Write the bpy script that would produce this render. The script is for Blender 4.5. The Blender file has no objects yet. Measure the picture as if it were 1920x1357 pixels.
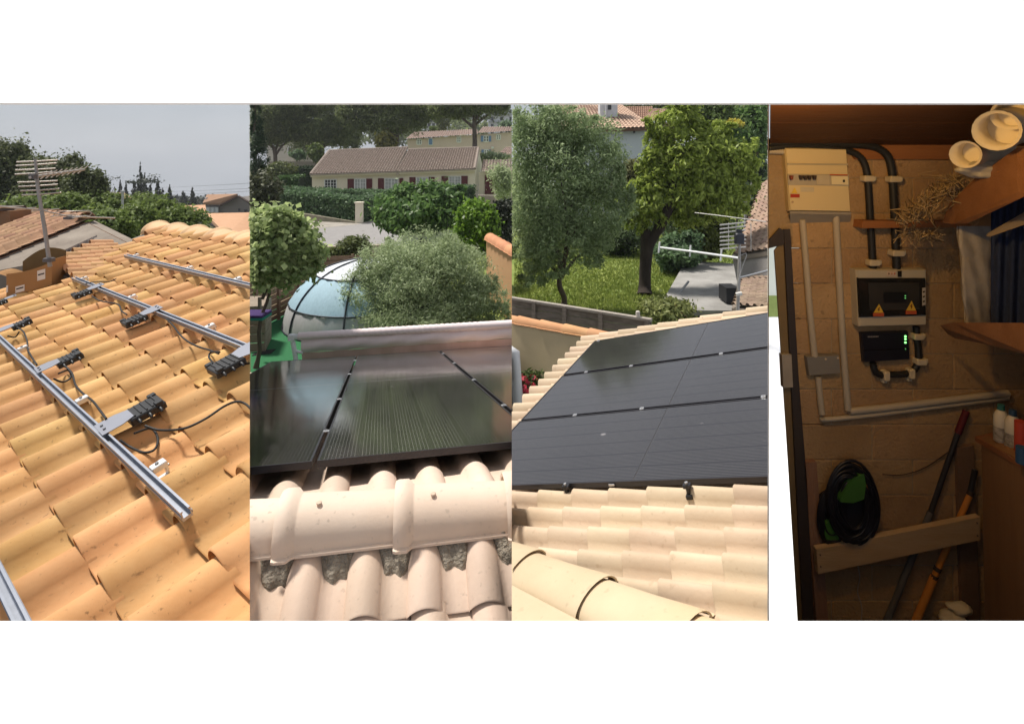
import bpy, bmesh, math, random
import numpy as np
from mathutils import Vector, Matrix
C = bpy.context.scene.collection
SC = bpy.context.scene
# ------------------------------------------------------------------ camera, sky, sun
F, PX, PY, CZ = 1060.0, 960.0, 300.0, 3.7
cam_d = bpy.data.cameras.new('camera'); cam = bpy.data.objects.new('camera', cam_d); C.objects.link(cam)
cam.location = (0, 0, CZ); cam.rotation_euler = (math.radians(90), 0, 0)
cam_d.sensor_width = 36; cam_d.lens = 36 * F / 1920; cam_d.shift_y = -(678.5 - PY) / 1920
cam_d.clip_start = 0.05; cam_d.clip_end = 2000
SC.camera = cam
SUN_EL, SUN_AZ = math.radians(63), math.radians(-60)      # azimuth from +Y towards +X
wd = bpy.data.worlds.new('World'); SC.world = wd; wd.use_nodes = True
nt = wd.node_tree; nt.nodes.clear()
sky = nt.nodes.new('ShaderNodeTexSky'); sky.sky_type = 'NISHITA'; sky.sun_disc = False
sky.sun_elevation = SUN_EL; sky.sun_rotation = SUN_AZ; sky.dust_density = 2.0; sky.altitude = 50
bg1 = nt.nodes.new('ShaderNodeBackground'); bg1.inputs['Strength'].default_value = 0.075
nt.links.new(sky.outputs[0], bg1.inputs['Color'])
tc = nt.nodes.new('ShaderNodeTexCoord'); mp = nt.nodes.new('ShaderNodeMapping'); mp.inputs['Scale'].default_value = (1, 1, 3.2)
nz = nt.nodes.new('ShaderNodeTexNoise'); nz.inputs['Scale'].default_value = 2.4; nz.inputs['Detail'].default_value = 6; nz.inputs['Roughness'].default_value = .5
rp = nt.nodes.new('ShaderNodeValToRGB'); rp.color_ramp.elements[0].position = .3; rp.color_ramp.elements[1].position = .72
rp.color_ramp.elements[0].color = (.335, .36, .40, 1); rp.color_ramp.elements[1].color = (.455, .475, .515, 1)
bg2 = nt.nodes.new('ShaderNodeBackground'); bg2.inputs['Strength'].default_value = 1.0
mx = nt.nodes.new('ShaderNodeMixShader'); mx.inputs[0].default_value = .86
wo = nt.nodes.new('ShaderNodeOutputWorld')
nt.links.new(tc.outputs['Generated'], mp.inputs[0]); nt.links.new(mp.outputs[0], nz.inputs['Vector'])
nt.links.new(nz.outputs[0], rp.inputs[0]); nt.links.new(rp.outputs[0], bg2.inputs[0])
nt.links.new(bg1.outputs[0], mx.inputs[1]); nt.links.new(bg2.outputs[0], mx.inputs[2]); nt.links.new(mx.outputs[0], wo.inputs[0])
sd = bpy.data.lights.new('sun', 'SUN'); sd.energy = 3.8; sd.angle = math.radians(8); sd.color = (1, .95, .87)
sun = bpy.data.objects.new('sun', sd); C.objects.link(sun)
sv = Vector((math.cos(SUN_EL) * math.sin(SUN_AZ), math.cos(SUN_EL) * math.cos(SUN_AZ), math.sin(SUN_EL)))
sun.rotation_euler = sv.to_track_quat('Z', 'Y').to_euler(); sun.location = (-5, 2, 14)
vs = SC.view_settings; vs.view_transform = 'Standard'; vs.look = 'None'; vs.gamma = 1; vs.use_curve_mapping = False; vs.exposure = 0.45
SC.cycles.max_bounces = 8; SC.cycles.transparent_max_bounces = 12; SC.cycles.use_denoising = True
SC.cycles.sample_clamp_indirect = 4

# ------------------------------------------------------------------ helpers
EYE = Vector((0, 0, CZ))
V = Vector
rng = np.random.default_rng(7); random.seed(7)
def ray(x, y): return V(((x - PX) / F, 1, -(y - PY) / F))
def W(x, y, d): return EYE + ray(x, y) * d
def G(x, y): return W(x, y, CZ * F / (y - PY))           # point on the level garden ground
def onp(x, y, n, D):                                      # point on a plane at distance D below the eye
    r = ray(x, y); return EYE + r * (-D / r.dot(n))
def pxx(p): return PX + F * p[0] / p[1]
def pxy(p): return PY - F * (p[2] - CZ) / p[1]
SECT = {1: (-260, 468.4), 2: (468.4, 959.6), 3: (959.6, 1439.2), 4: (1439.2, 2150)}
OFF = {}
def org(o): return OFF.get(o.name, V((0, 0, 0))) if o else V((0, 0, 0))
def empty(name, loc, label, cat, group=None):
    o = bpy.data.objects.new(name, None); C.objects.link(o); o.location = loc; o.empty_display_size = .1
    o['label'] = label; o['category'] = cat
    if group: o['group'] = group
    OFF[o.name] = V(loc); return o
def tag(o, label=None, cat=None, group=None, kind=None):
    if label: o['label'] = label
    if cat: o['category'] = cat
    if group: o['group'] = group
    if kind: o['kind'] = kind
    return o
def link(name, me, parent=None):
    o = bpy.data.objects.new(name, me); C.objects.link(o)
    if parent: o.parent = parent; OFF[o.name] = org(parent)
    return o
def npmesh(name, v, f, mat, parent=None, smooth=False):
    """v (n,3) world, f (m,k) all the same k"""
    v = np.asarray(v, dtype=np.float32); f = np.asarray(f, dtype=np.int32)
    if parent: v = v - np.array(org(parent), dtype=np.float32)
    me = bpy.data.meshes.new(name); k = f.shape[1]
    me.vertices.add(len(v)); me.vertices.foreach_set('co', v.ravel())
    me.loops.add(f.size); me.loops.foreach_set('vertex_index', f.ravel())
    me.polygons.add(len(f)); me.polygons.foreach_set('loop_start', np.arange(0, f.size, k, dtype=np.int32))
    me.polygons.foreach_set('loop_total', np.full(len(f), k, dtype=np.int32))
    if smooth: me.polygons.foreach_set('use_smooth', np.ones(len(f), dtype=bool))
    me.update(calc_edges=True); me.materials.append(mat)
    return link(name, me, parent)
class MB:
    def __init__(s): s.v = []; s.f = []; s.sm = []
    def add(s, vs_, fs, sm=False):
        b = len(s.v); s.v += [V(p) for p in vs_]; s.f += [tuple(i + b for i in f) for f in fs]; s.sm += [sm] * len(fs); return s
    def box(s, c, x, y, z):                                # centre and three half-axis vectors
        c, x, y, z = V(c), V(x), V(y), V(z)
        p = [c + a * x + b * y + d * z for d in (-1, 1) for b in (-1, 1) for a in (-1, 1)]
        return s.add(p, [(0, 2, 3, 1), (4, 5, 7, 6), (0, 1, 5, 4), (2, 6, 7, 3), (0, 4, 6, 2), (1, 3, 7, 5)])
    def abox(s, a, b):
        a, b = V(a), V(b); h = (b - a) / 2
        return s.box((a + b) / 2, (h.x, 0, 0), (0, h.y, 0), (0, 0, h.z))
    def bbox(s, c, x, y, z, r):                            # box with chamfered edges on the four long z edges and the top
        c, x, y, z = V(c), V(x), V(y), V(z); ax, ay, az = x.length, y.length, z.length
        ux, uy, uz = x / ax, y / ay, z / az; r = min(r, ax * .45, ay * .45, az * .9)
        ring = lambda gx, gy, h: [c + ux * a + uy * b + uz * h for a, b in ((-gx + r, -gy), (gx - r, -gy), (gx, -gy + r), (gx, gy - r), (gx - r, gy), (-gx + r, gy), (-gx, gy - r), (-gx, -gy + r))]
        p = ring(ax, ay, -az) + ring(ax, ay, az - r) + ring(ax - r * .7, ay - r * .7, az)
        fs = [tuple(range(7, -1, -1)), tuple(range(16, 24))]
        for k in (0, 8): fs += [(k + i, k + (i + 1) % 8, k + 8 + (i + 1) % 8, k + 8 + i) for i in range(8)]
        return s.add(p, fs)
    def hexa(s, p): return s.add(p, [(0, 3, 2, 1), (4, 5, 6, 7), (0, 1, 5, 4), (1, 2, 6, 5), (2, 3, 7, 6), (3, 0, 4, 7)])
    def prism(s, pts, ext):                                # polygon extruded by a vector
        n = len(pts); ext = V(ext); p = [V(a) for a in pts] + [V(a) + ext for a in pts]
        return s.add(p, [tuple(range(n - 1, -1, -1)), tuple(range(n, 2 * n))] + [(i, (i + 1) % n, (i + 1) % n + n, i + n) for i in range(n)])
    def tube(s, pts, r, n=8, cap=True):
        pts = [V(p) for p in pts]; rs = r if hasattr(r, '__len__') else [r] * len(pts); vs_ = []; up = None
        for i, p in enumerate(pts):
            t = (pts[min(i + 1, len(pts) - 1)] - pts[max(i - 1, 0)]).normalized()
            a = up if up is not None else (V((0, 0, 1)) if abs(t.z) < .9 else V((1, 0, 0)))
            x = (a - t * a.dot(t)).normalized(); up = x; y = t.cross(x)
            vs_ += [p + (x * math.cos(q) + y * math.sin(q)) * rs[i] for q in [2 * math.pi * k / n for k in range(n)]]
        fs = [(i * n + k, i * n + (k + 1) % n, (i + 1) * n + (k + 1) % n, (i + 1) * n + k) for i in range(len(pts) - 1) for k in range(n)]
        s.add(vs_, fs, True)
        if cap:
            m = len(pts) - 1; s.add(vs_[:n], [tuple(range(n - 1, -1, -1))]); s.add(vs_[m * n:], [tuple(range(n))])
        return s
    def grid(s, fn, nu, nv, sm=True):
        p = [fn(i / nu, j / nv) for j in range(nv + 1) for i in range(nu + 1)]
        return s.add(p, [(j * (nu + 1) + i, j * (nu + 1) + i + 1, (j + 1) * (nu + 1) + i + 1, (j + 1) * (nu + 1) + i) for j in range(nv) for i in range(nu)], sm)
    def mesh(s, name, mat, o=None, sect=None):
        o = o or V((0, 0, 0)); me = bpy.data.meshes.new(name)
        me.from_pydata([tuple(p - o) for p in s.v], [], s.f); me.polygons.foreach_set('use_smooth', s.sm)
        if sect: clipmesh(me, sect, o)
        me.materials.append(mat); me.update(); return me
    def build(s, name, mat, parent=None, sect=None):
        return link(name, s.mesh(name, mat, org(parent), sect), parent)
def clipmesh(me, sect, o=V((0, 0, 0)), m=None):
    bm = bmesh.new(); bm.from_mesh(me)
    for k, sg in ((0, 1), (1, -1)):
        X = (SECT[sect][k] - PX) / F
        n = V((1, -X, 0)) * sg; co = V((0, 0, 0)) - o
        if m is not None: mi = m.inverted(); co = mi @ V((0, 0, 0)); n = (m.to_3x3().transposed() @ n)
        g = bm.verts[:] + bm.edges[:] + bm.faces[:]
        bmesh.ops.bisect_plane(bm, geom=g, dist=1e-6, plane_co=co, plane_no=n, clear_inner=True)
    bm.to_mesh(me); bm.free()
def smoothpts(pts, k=6):
    pts = [V(p) for p in pts]; q = [pts[0] * 2 - pts[1]] + pts + [pts[-1] * 2 - pts[-2]]; out = []
    for i in range(1, len(q) - 2):
        for j in range(k):
            t = j / k; a, b, c, d = q[i - 1], q[i], q[i + 1], q[i + 2]
            out.append(.5 * ((2 * b) + (c - a) * t + (2 * a - 5 * b + 4 * c - d) * t * t + (3 * b - a - 3 * c + d) * t ** 3))
    return out + [pts[-1]]

# ------------------------------------------------------------------ materials
def srgb(r, g, b): return tuple(((c / 255 + .055) / 1.055) ** 2.4 if c > 10 else c / 3294 for c in (r, g, b)) + (1,)
MATS = {}
def M(name, col, rough=.8, col2=None, scale=4, var=.12, bump=0, bscale=40, spec=.3, metal=0, rnd=0, speck=0, stretch=(1, 1, 1), coords='pos', speckcol=(.05, .045, .04, 1)):
    if name in MATS: return MATS[name]
    m = bpy.data.materials.new(name); m.use_nodes = True; t = m.node_tree; b = t.nodes['Principled BSDF']; N = t.nodes.new; L = t.links.new
    col = tuple(col[:3]) + (1,)
    b.inputs['Roughness'].default_value = rough; b.inputs['Metallic'].default_value = metal; b.inputs['Specular IOR Level'].default_value = spec
    if coords == 'pos': g = N('ShaderNodeNewGeometry').outputs['Position']
    else: g = N('ShaderNodeTexCoord').outputs['Object']
    mpn = N('ShaderNodeMapping'); mpn.inputs['Scale'].default_value = stretch; L(g, mpn.inputs[0]); g = mpn.outputs[0]
    n1 = N('ShaderNodeTexNoise'); n1.inputs['Scale'].default_value = scale; n1.inputs['Detail'].default_value = 6; n1.inputs['Roughness'].default_value = .62; L(g, n1.inputs['Vector'])
    r = N('ShaderNodeValToRGB'); r.color_ramp.elements[0].position = .3; r.color_ramp.elements[1].position = .7
    c2 = tuple(col2[:3]) + (1,) if col2 else tuple(min(1, c * (1 + var)) for c in col[:3]) + (1,)
    c1 = col if col2 else tuple(c * (1 - var) for c in col[:3]) + (1,)
    r.color_ramp.elements[0].color = c1; r.color_ramp.elements[1].color = c2; L(n1.outputs[0], r.inputs[0]); out = r.outputs[0]
    if rnd:
        oi = N('ShaderNodeObjectInfo'); h = N('ShaderNodeHueSaturation'); mr = N('ShaderNodeMapRange'); mr.inputs[3].default_value = 1 - rnd; mr.inputs[4].default_value = 1 + rnd
        L(oi.outputs['Random'], mr.inputs[0]); L(mr.outputs[0], h.inputs['Value']); L(out, h.inputs['Color'])
        m2 = N('ShaderNodeMath'); m2.operation = 'MULTIPLY'; m2.inputs[1].default_value = 7.31; fr = N('ShaderNodeMath'); fr.operation = 'FRACT'
        L(oi.outputs['Random'], m2.inputs[0]); L(m2.outputs[0], fr.inputs[0]); mr2 = N('ShaderNodeMapRange'); mr2.inputs[3].default_value = .5 - rnd * .06; mr2.inputs[4].default_value = .5 + rnd * .06
        L(fr.outputs[0], mr2.inputs[0]); L(mr2.outputs[0], h.inputs['Hue']); out = h.outputs[0]
    if speck:
        n3 = N('ShaderNodeTexNoise'); n3.inputs['Scale'].default_value = 38; n3.inputs['Detail'].default_value = 4; L(g, n3.inputs['Vector'])
        r3 = N('ShaderNodeValToRGB'); r3.color_ramp.elements[0].position = .63; r3.color_ramp.elements[1].position = .72; L(n3.outputs[0], r3.inputs[0])
        n4 = N('ShaderNodeTexNoise'); n4.inputs['Scale'].default_value = 3; L(g, n4.inputs['Vector'])
        mm = N('ShaderNodeMath'); mm.operation = 'MULTIPLY'; L(r3.outputs[0], mm.inputs[0]); L(n4.outputs[0], mm.inputs[1])
        mm2 = N('ShaderNodeMath'); mm2.operation = 'MULTIPLY'; mm2.inputs[1].default_value = speck; L(mm.outputs[0], mm2.inputs[0])
        mi = N('ShaderNodeMix'); mi.data_type = 'RGBA'; L(mm2.outputs[0], mi.inputs[0]); L(out, mi.inputs[6]); mi.inputs[7].default_value = speckcol; out = mi.outputs[2]
    L(out, b.inputs['Base Color'])
    if bump:
        n2 = N('ShaderNodeTexNoise'); n2.inputs['Scale'].default_value = bscale; n2.inputs['Detail'].default_value = 6; L(g, n2.inputs['Vector'])
        bp = N('ShaderNodeBump'); bp.inputs['Strength'].default_value = bump; bp.inputs['Distance'].default_value = .02; L(n2.outputs[0], bp.inputs['Height']); L(bp.outputs[0], b.inputs['Normal'])
    MATS[name] = m; return m
def LEAF(name, c1, c2, transl=.35, rough=.55, scale=.9, spec=.3):
    if name in MATS: return MATS[name]
    m = bpy.data.materials.new(name); m.use_nodes = True; t = m.node_tree; b = t.nodes['Principled BSDF']; N = t.nodes.new; L = t.links.new
    g = N('ShaderNodeNewGeometry'); n1 = N('ShaderNodeTexNoise'); n1.inputs['Scale'].default_value = scale; n1.inputs['Detail'].default_value = 3; L(g.outputs['Position'], n1.inputs['Vector'])
    a = N('ShaderNodeMath'); a.operation = 'MULTIPLY_ADD'; a.inputs[1].default_value = .55; L(g.outputs['Random Per Island'], a.inputs[0])
    s = N('ShaderNodeMath'); s.operation = 'MULTIPLY'; s.inputs[1].default_value = .5; L(n1.outputs[0], s.inputs[0]); L(s.outputs[0], a.inputs[2])
    r = N('ShaderNodeValToRGB'); r.color_ramp.elements[0].position = .15; r.color_ramp.elements[1].position = .8
    r.color_ramp.elements[0].color = tuple(c1) + (1,); r.color_ramp.elements[1].color = tuple(c2) + (1,); L(a.outputs[0], r.inputs[0])
    L(r.outputs[0], b.inputs['Base Color']); b.inputs['Roughness'].default_value = rough; b.inputs['Specular IOR Level'].default_value = spec
    tr = N('ShaderNodeBsdfTranslucent'); L(r.outputs[0], tr.inputs[0]); mxs = N('ShaderNodeMixShader'); mxs.inputs[0].default_value = transl
    L(b.outputs[0], mxs.inputs[1]); L(tr.outputs[0], mxs.inputs[2]); L(mxs.outputs[0], t.nodes['Material Output'].inputs[0])
    MATS[name] = m; return m

# ------------------------------------------------------------------ foliage
def leaves(name, parent, blobs, n, ln, wd_, mat, sect=None, shell=.55, clump=.16, nclump=60, up=.5, droop=0., aspect=1., pmax=None):
    """leaf-sized faces gathered in clumps through the given ellipsoids (centre, radii)"""
    w = np.array([b[1][0] * b[1][1] * b[1][2] for b in blobs]) ** .67; w /= w.sum(); out = []
    for (c, r), q in zip(blobs, w):
        k = max(8, int(n * q)); c = np.array(c); r = np.array(r); nc = max(6, int(nclump * q * len(blobs) ** .5))
        d = rng.normal(size=(nc, 3)); d /= np.linalg.norm(d, axis=1)[:, None]
        rad = (shell + (1 - shell) * rng.random(nc) ** .7)[:, None]
        cc = d * rad * (1 + rng.normal(size=(nc, 1)) * .05)
        idx = rng.integers(0, nc, k); p = cc[idx] + rng.normal(size=(k, 3)) * clump * (0.6 + rng.random((nc, 1))[idx] * .8)
        out.append((c + p * r, p))
    P = np.concatenate([o[0] for o in out]); D = np.concatenate([o[1] for o in out])
    if sect:
        X = PX + F * P[:, 0] / np.maximum(P[:, 1], .1); mrg = ln * F / P[:, 1] * .22
        ok = (X - mrg > SECT[sect][0]) & (X + mrg < SECT[sect][1]) & (P[:, 1] > .5); P, D = P[ok], D[ok]
    if parent is None or True:
        ok = P[:, 2] > 0.02 if pmax is None else P[:, 2] > pmax; P, D = P[ok], D[ok]
    k = len(P); D = D / (np.linalg.norm(D, axis=1)[:, None] + 1e-6)
    nrm = rng.normal(size=(k, 3)) * .7 + D * .6 + np.array([0, 0, up]); nrm /= np.linalg.norm(nrm, axis=1)[:, None]
    t = rng.normal(size=(k, 3)) + D * .5 + np.array([0, 0, -droop]); t -= nrm * (t * nrm).sum(1)[:, None]; t /= np.linalg.norm(t, axis=1)[:, None] + 1e-6
    b = np.cross(nrm, t); s = (.6 + .8 * rng.random(k))[:, None]
    a0 = P - t * ln * .5 * s; a2 = P + t * ln * .5 * s; a1 = P + b * wd_ * .5 * s + nrm * wd_ * .12 * s; a3 = P - b * wd_ * .5 * s + nrm * wd_ * .12 * s
    v = np.stack([a0, a1, a2, a3], 1).reshape(-1, 3); f = np.arange(k * 4).reshape(-1, 4)
    return npmesh(name, v, f, mat, parent)
def trunk(parent, base, top, r0, r1, mat, limbs=(), name='trunk', wob=.04, sect=None):
    mb = MB(); base, top = V(base), V(top); L_ = (top - base).length
    pts = [base.lerp(top, i / 6) + V((random.uniform(-1, 1), random.uniform(-1, 1), 0)) * wob * L_ * (0 if i in (0, 6) else 1) for i in range(7)]
    pts = smoothpts(pts, 2); rs = [r0 * (1.35 if i == 0 else 1) + (r1 - r0) * i / (len(pts) - 1) for i in range(len(pts))]
    mb.tube(pts, rs, 9)
    for (a, b, q0, q1) in limbs:
        a, b = V(a), V(b); m = a.lerp(b, .5) + V((random.uniform(-1, 1), random.uniform(-1, 1), random.uniform(0, 1))) * (b - a).length * .1
        pp = smoothpts([a, m, b], 4); mb.tube(pp, [q0 + (q1 - q0) * i / (len(pp) - 1) for i in range(len(pp))], 7)
    return mb.build(name, mat, parent, sect)
BARK = lambda: M('bark', (.075, .055, .042), .9, (.15, .115, .09), 6, bump=.6, bscale=25, stretch=(1, 1, .3))
def tree(name, label, cat, base, blobs, n, ln, wd_, mat, r0, limbs=(), top=None, group=None, sect=None, bark=None, **k):
    base = V(base); root = empty(name, base, label, cat, group)
    c0 = V(blobs[0][0]); top = V(top) if top else V((c0.x, c0.y, c0.z))
    auto = limbs or [(base.lerp(top, .55), V(b[0]), r0 * .5, r0 * .12) for b in blobs[:7]]
    trunk(root, base, top, r0, r0 * .35, bark or BARK(), auto, sect=sect)
    leaves('crown', root, blobs, n, ln, wd_, mat, sect, **k)
    return root

# ------------------------------------------------------------------ roof tiles
def tile_mesh(name, w, e, H, mat, t=.018, bw=.58, seg=9, thick=.5):
    """one wavy tile: x across (barrel then pan), y up the slope, nose at y=0"""
    prof = [(-.012 * w, .0)] + [(bw * w * i / seg, H * math.sin(math.pi * (.05 + .95 * i / seg)) ** .68 if i < seg else .002) for i in range(seg + 1)] + [(w * .8, .0), (w * 1.0, .0)]
    L_ = e * 1.12; mb = MB(); n = len(prof)
    rings = [(0.0, t * .72), (.005, t), (L_, .0)]
    vs_ = [V((x, y, z + dz)) for (y, dz) in rings for (x, z) in prof]
    mb.add(vs_, [(k * n + i, k * n + i + 1, (k + 1) * n + i + 1, (k + 1) * n + i) for k in range(2) for i in range(n - 1)], True)
    mb.add([V((x, 0, z + t * .72)) for x, z in prof] + [V((x, .004, z + t * (1 - thick))) for x, z in prof], [(n + i, n + i + 1, i + 1, i) for i in range(n - 1)])
    mb.add([V((prof[0][0], 0, t)), V((prof[0][0], L_, 0)), V((prof[0][0], L_, -.012)), V((prof[0][0], 0, -.012))], [(0, 1, 2, 3)])
    return mb.mesh(name, mat)
def frame_m(o, x, y):
    x = V(x).normalized(); y = V(y); z = x.cross(y).normalized(); y = z.cross(x)
    return Matrix(((x.x, y.x, z.x, o.x), (x.y, y.y, z.y, o.y), (x.z, y.z, z.z, o.z), (0, 0, 0, 1)))
def place_piece(name, me, m, parent, sect, ylim=1215, keep=None):
    """put a shared mesh at matrix m, cut at the partition plane where it meets one; None when outside"""
    co = [m @ v.co for v in me.vertices]
    if min(c.y for c in co) < .3: return None
    xs = [pxx(c) for c in co]; ys = [pxy(c) for c in co]
    lo, hi = SECT[sect]
    if max(xs) <= lo or min(xs) >= hi or min(ys) > ylim: return None
    if min(xs) < lo or max(xs) > hi:
        me = me.copy(); clipmesh(me, sect, m=m)
        if len(me.polygons) == 0: return None
    o = bpy.data.objects.new(name, me); C.objects.link(o)
    m2 = m.copy(); m2.translation = m.translation - org(parent)
    o.parent = parent; o.matrix_local = m2; OFF[o.name] = V((0, 0, 0)); return o
# ================================================================== terrain
def gz1(d): return 0 if d < 15 else -(d - 15) * .068
def terrain(name, x0, x1, dfn, ds, mat, zoff=0.0, sect=None):
    mb = MB(); n = 10; row = []
    for d in ds:
        for i in range(n + 1):
            x = x0 + (x1 - x0) * i / n; row.append(V(((x - PX) / F * d, d, dfn(d) + zoff)))
    m = n + 1
    mb.add(row, [(j * m + i, j * m + i + 1, (j + 1) * m + i + 1, (j + 1) * m + i) for j in range(len(ds) - 1) for i in range(n)], True)
    return tag(mb.build(name, mat), kind='structure')
soil = M('dry_soil', (.10, .085, .05), .95, (.08, .10, .035), 1.2, bump=.6, bscale=12)
terrain('hillside_ground', -700, 468, gz1, [1.0, 6, 15, 25, 40, 60, 90, 140, 220, 410], M('hill_grass', (.045, .06, .02), .95, (.09, .09, .04), .3))
terrain('garden_ground', 468, 1439, lambda d: 0, [1.0, 8, 14, 22, 40, 80, 160, 410], soil)

# white slabs added as blank bands, upper one tilted to clip white in sun
white = M('white_paint', (.9, .9, .9), .7, var=.015, scale=2, bump=.05, bscale=60)
mb = MB(); dA = .92; hb = (300 - 193.2) / F * dA
mb.prism([V((-2.3, dA, CZ + hb)), V((-2.3, dA + .72, CZ + hb + .43)), V((-2.3, dA + .74, CZ + hb + .40)), V((-2.3, dA + .03, CZ + hb - .0))], (4.6, 0, 0))
tag(mb.build('white_top_band', white), 'long plain white sloping canopy added as a blank band across the top of all four views', 'canopy')
mb = MB(); hl = .50; dl = hl / ((1163.5 - 300) / F)
mb.abox((-2.3, dl - .5, CZ - hl - .12), (2.3, dl, CZ - hl))
ledge = tag(mb.build('white_bottom_band', white), 'long plain white ledge added as a blank band across the bottom of all four views', 'ledge')
for sx in (-2.36, 2.36):
    p = MB(); p.abox((sx - .06, dA, 0), (sx + .06, dA + .12, CZ + hb + .1)); tag(p.build('white_band_post', white), 'added white post holding the %s end of the white canopy' % ('left' if sx < 0 else 'right'), 'post', 'posts of the added white canopy')

# ================================================================== PANEL 1 : orange roof with rails
D1 = 1.7; S1 = 1.7 / 1.5
def unit(v): return V(v).normalized()
_r = unit(((-285.97 - PX) / F, 1, -(365.94 - PY) / F)); _u = unit(((1950 - PX) / F, 1, -(-145 - PY) / F))
n1 = _r.cross(_u).normalized(); n1 = n1 if n1.z > 0 else -n1
_m = (_r + _u).normalized(); _d = (_r - _u).normalized(); r1 = (_m + _d) / 2 ** .5; u1 = (_m - _d) / 2 ** .5
def P1(x, y, off=0): return onp(x, y, n1, D1 - off)
def st1(s, t, off=0): return EYE - n1 * (D1 - off) + r1 * s * D1 * .2135 + u1 * t * D1 * .171
tile1 = M('orange_clay', (.53, .275, .10), .75, (.63, .37, .16), 3.5, bump=.06, bscale=60, rnd=.17, speck=.9, spec=.25, speckcol=(.10, .055, .025, 1))
root = empty('tiled_roof', st1(12, 4), 'orange clay tiled roof carrying bare aluminium rails and a cardboard box', 'roof')
tw, te = .2135 * D1, .171 * D1
exv = -(r1 * .2135 - u1 * .171 * .036); eyv = u1 * .171 + r1 * .085 * .2135
tme = tile_mesh('roof_tile', tw, te, .235 * tw, tile1, t=.036, thick=.26, bw=.54)
cand = []
for j in range(-2, 10):
    for i in range(3, 40):
        s = i + .62 + .085 * j; t = j + .207 - .036 * (s - 10)
        if t > 9.15 or t < -1.6: continue
        if s > 28.2 + max(0, (t - 5)) * .42: continue
        o = st1(s, t, -.02)
        m = frame_m(o, exv, eyv) @ Matrix.Rotation(random.gauss(0, .006), 4, 'Z') @ Matrix.Rotation(random.gauss(0, .006), 4, 'X')
        m.translation += n1 * random.gauss(0, .0025)
        cand.append((o.y, m))
cand.sort(key=lambda c: c[0]); made = 0
for d, m in cand:
    if place_piece('roof_tile', tme, m, root, 1): made += 1
print('tiles1', made)
# ridge caps along the top
def cap_mesh(name, L_, rad, mat, collar=True, seg=12, arc=math.pi, t=.014):
    """half-round ridge tile: x along, opening down; collar at x=0"""
    mb = MB(); st = [(0, 1.16), (.012, 1.2), (.055, 1.2), (.075, 1.04), (.085, 1.02), (L_ * .96, .93), (L_ * 1.03, .92)] if collar else [(0, 1.10), (.006, 1.12), (L_ * .5, 1.0), (L_ * 1.06, .92)]
    ring = lambda x, k: [V((x, math.cos(arc * i / seg + (math.pi - arc) / 2) * rad * k, math.sin(arc * i / seg + (math.pi - arc) / 2) * rad * k)) for i in range(seg + 1)]
    vs_ = [p for x, k in st for p in ring(x, k)]; n = seg + 1
    mb.add(vs_, [(a * n + i, a * n + i + 1, (a + 1) * n + i + 1, (a + 1) * n + i) for a in range(len(st) - 1) for i in range(seg)], True)
    a, b = ring(st[0][0], st[0][1]), ring(st[0][0] + .003, st[0][1] - t / rad)
    mb.add(a + b, [(i, i + 1, n + i + 1, n + i) for i in range(seg)])
    for sgn in (0, seg):                                  # thin flange along each lower edge
        e0 = [ring(x, k)[sgn] for x, k in st]; dy = (1 if sgn == 0 else -1) * .012
        e1 = [p + V((0, dy, -.004)) for p in e0]; e2 = [p + V((0, dy, -.014)) for p in e0]; q = len(e0)
        mb.add(e0 + e1 + e2, [(i, i + 1, q + i + 1, q + i) for i in range(q - 1)] + [(q + i, q + i + 1, 2 * q + i + 1, 2 * q + i) for i in range(q - 1)])
    return mb.mesh(name, mat)
ridge1 = M('pale_orange_clay', (.56, .37, .19), .75, (.64, .44, .25), 6, bump=.06, rnd=.09, speck=.8)
cme = cap_mesh('ridge_tile', 2.42 * tw, .19, ridge1, collar=True, seg=14, t=.02)
for v_ in cme.vertices: v_.co.z *= .62
for k in range(-5, 6):
    s = 21.18 + k * 2.42 + 2.42
    o = st1(s, 9.62 - .01 * (s - 24), -.03); m = frame_m(o, -r1, u1); m = m @ Matrix.Rotation(.03, 4, 'Y')
    if s < 33: place_piece('ridge_tile', cme, m, root, 1)
# verge caps down the far edge
vme = cap_mesh('verge_tile', te * 1.9, .11, ridge1, collar=False, seg=8)
for k in range(5):
    t = 1.2 + k * 1.9; s = 28.9 + max(0, (t - 5)) * .42
    if t > 30: place_piece('verge_tile', vme, frame_m(st1(s, t, .02), u1 + r1 * .10, r1), root, 1)
mb = MB(); a, b, c, d = [st1(s, t, -.05) for s, t in ((2, -2), (29, -2), (31, 9.6), (2, 10.4))]
mb.hexa([p - V((0, 0, .16)) for p in (a, b, c, d)] + [a, b, c, d]); mb.build('roof_deck', M('mortar_grey', (.22, .2, .17), .95), root, sect=1)

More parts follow.
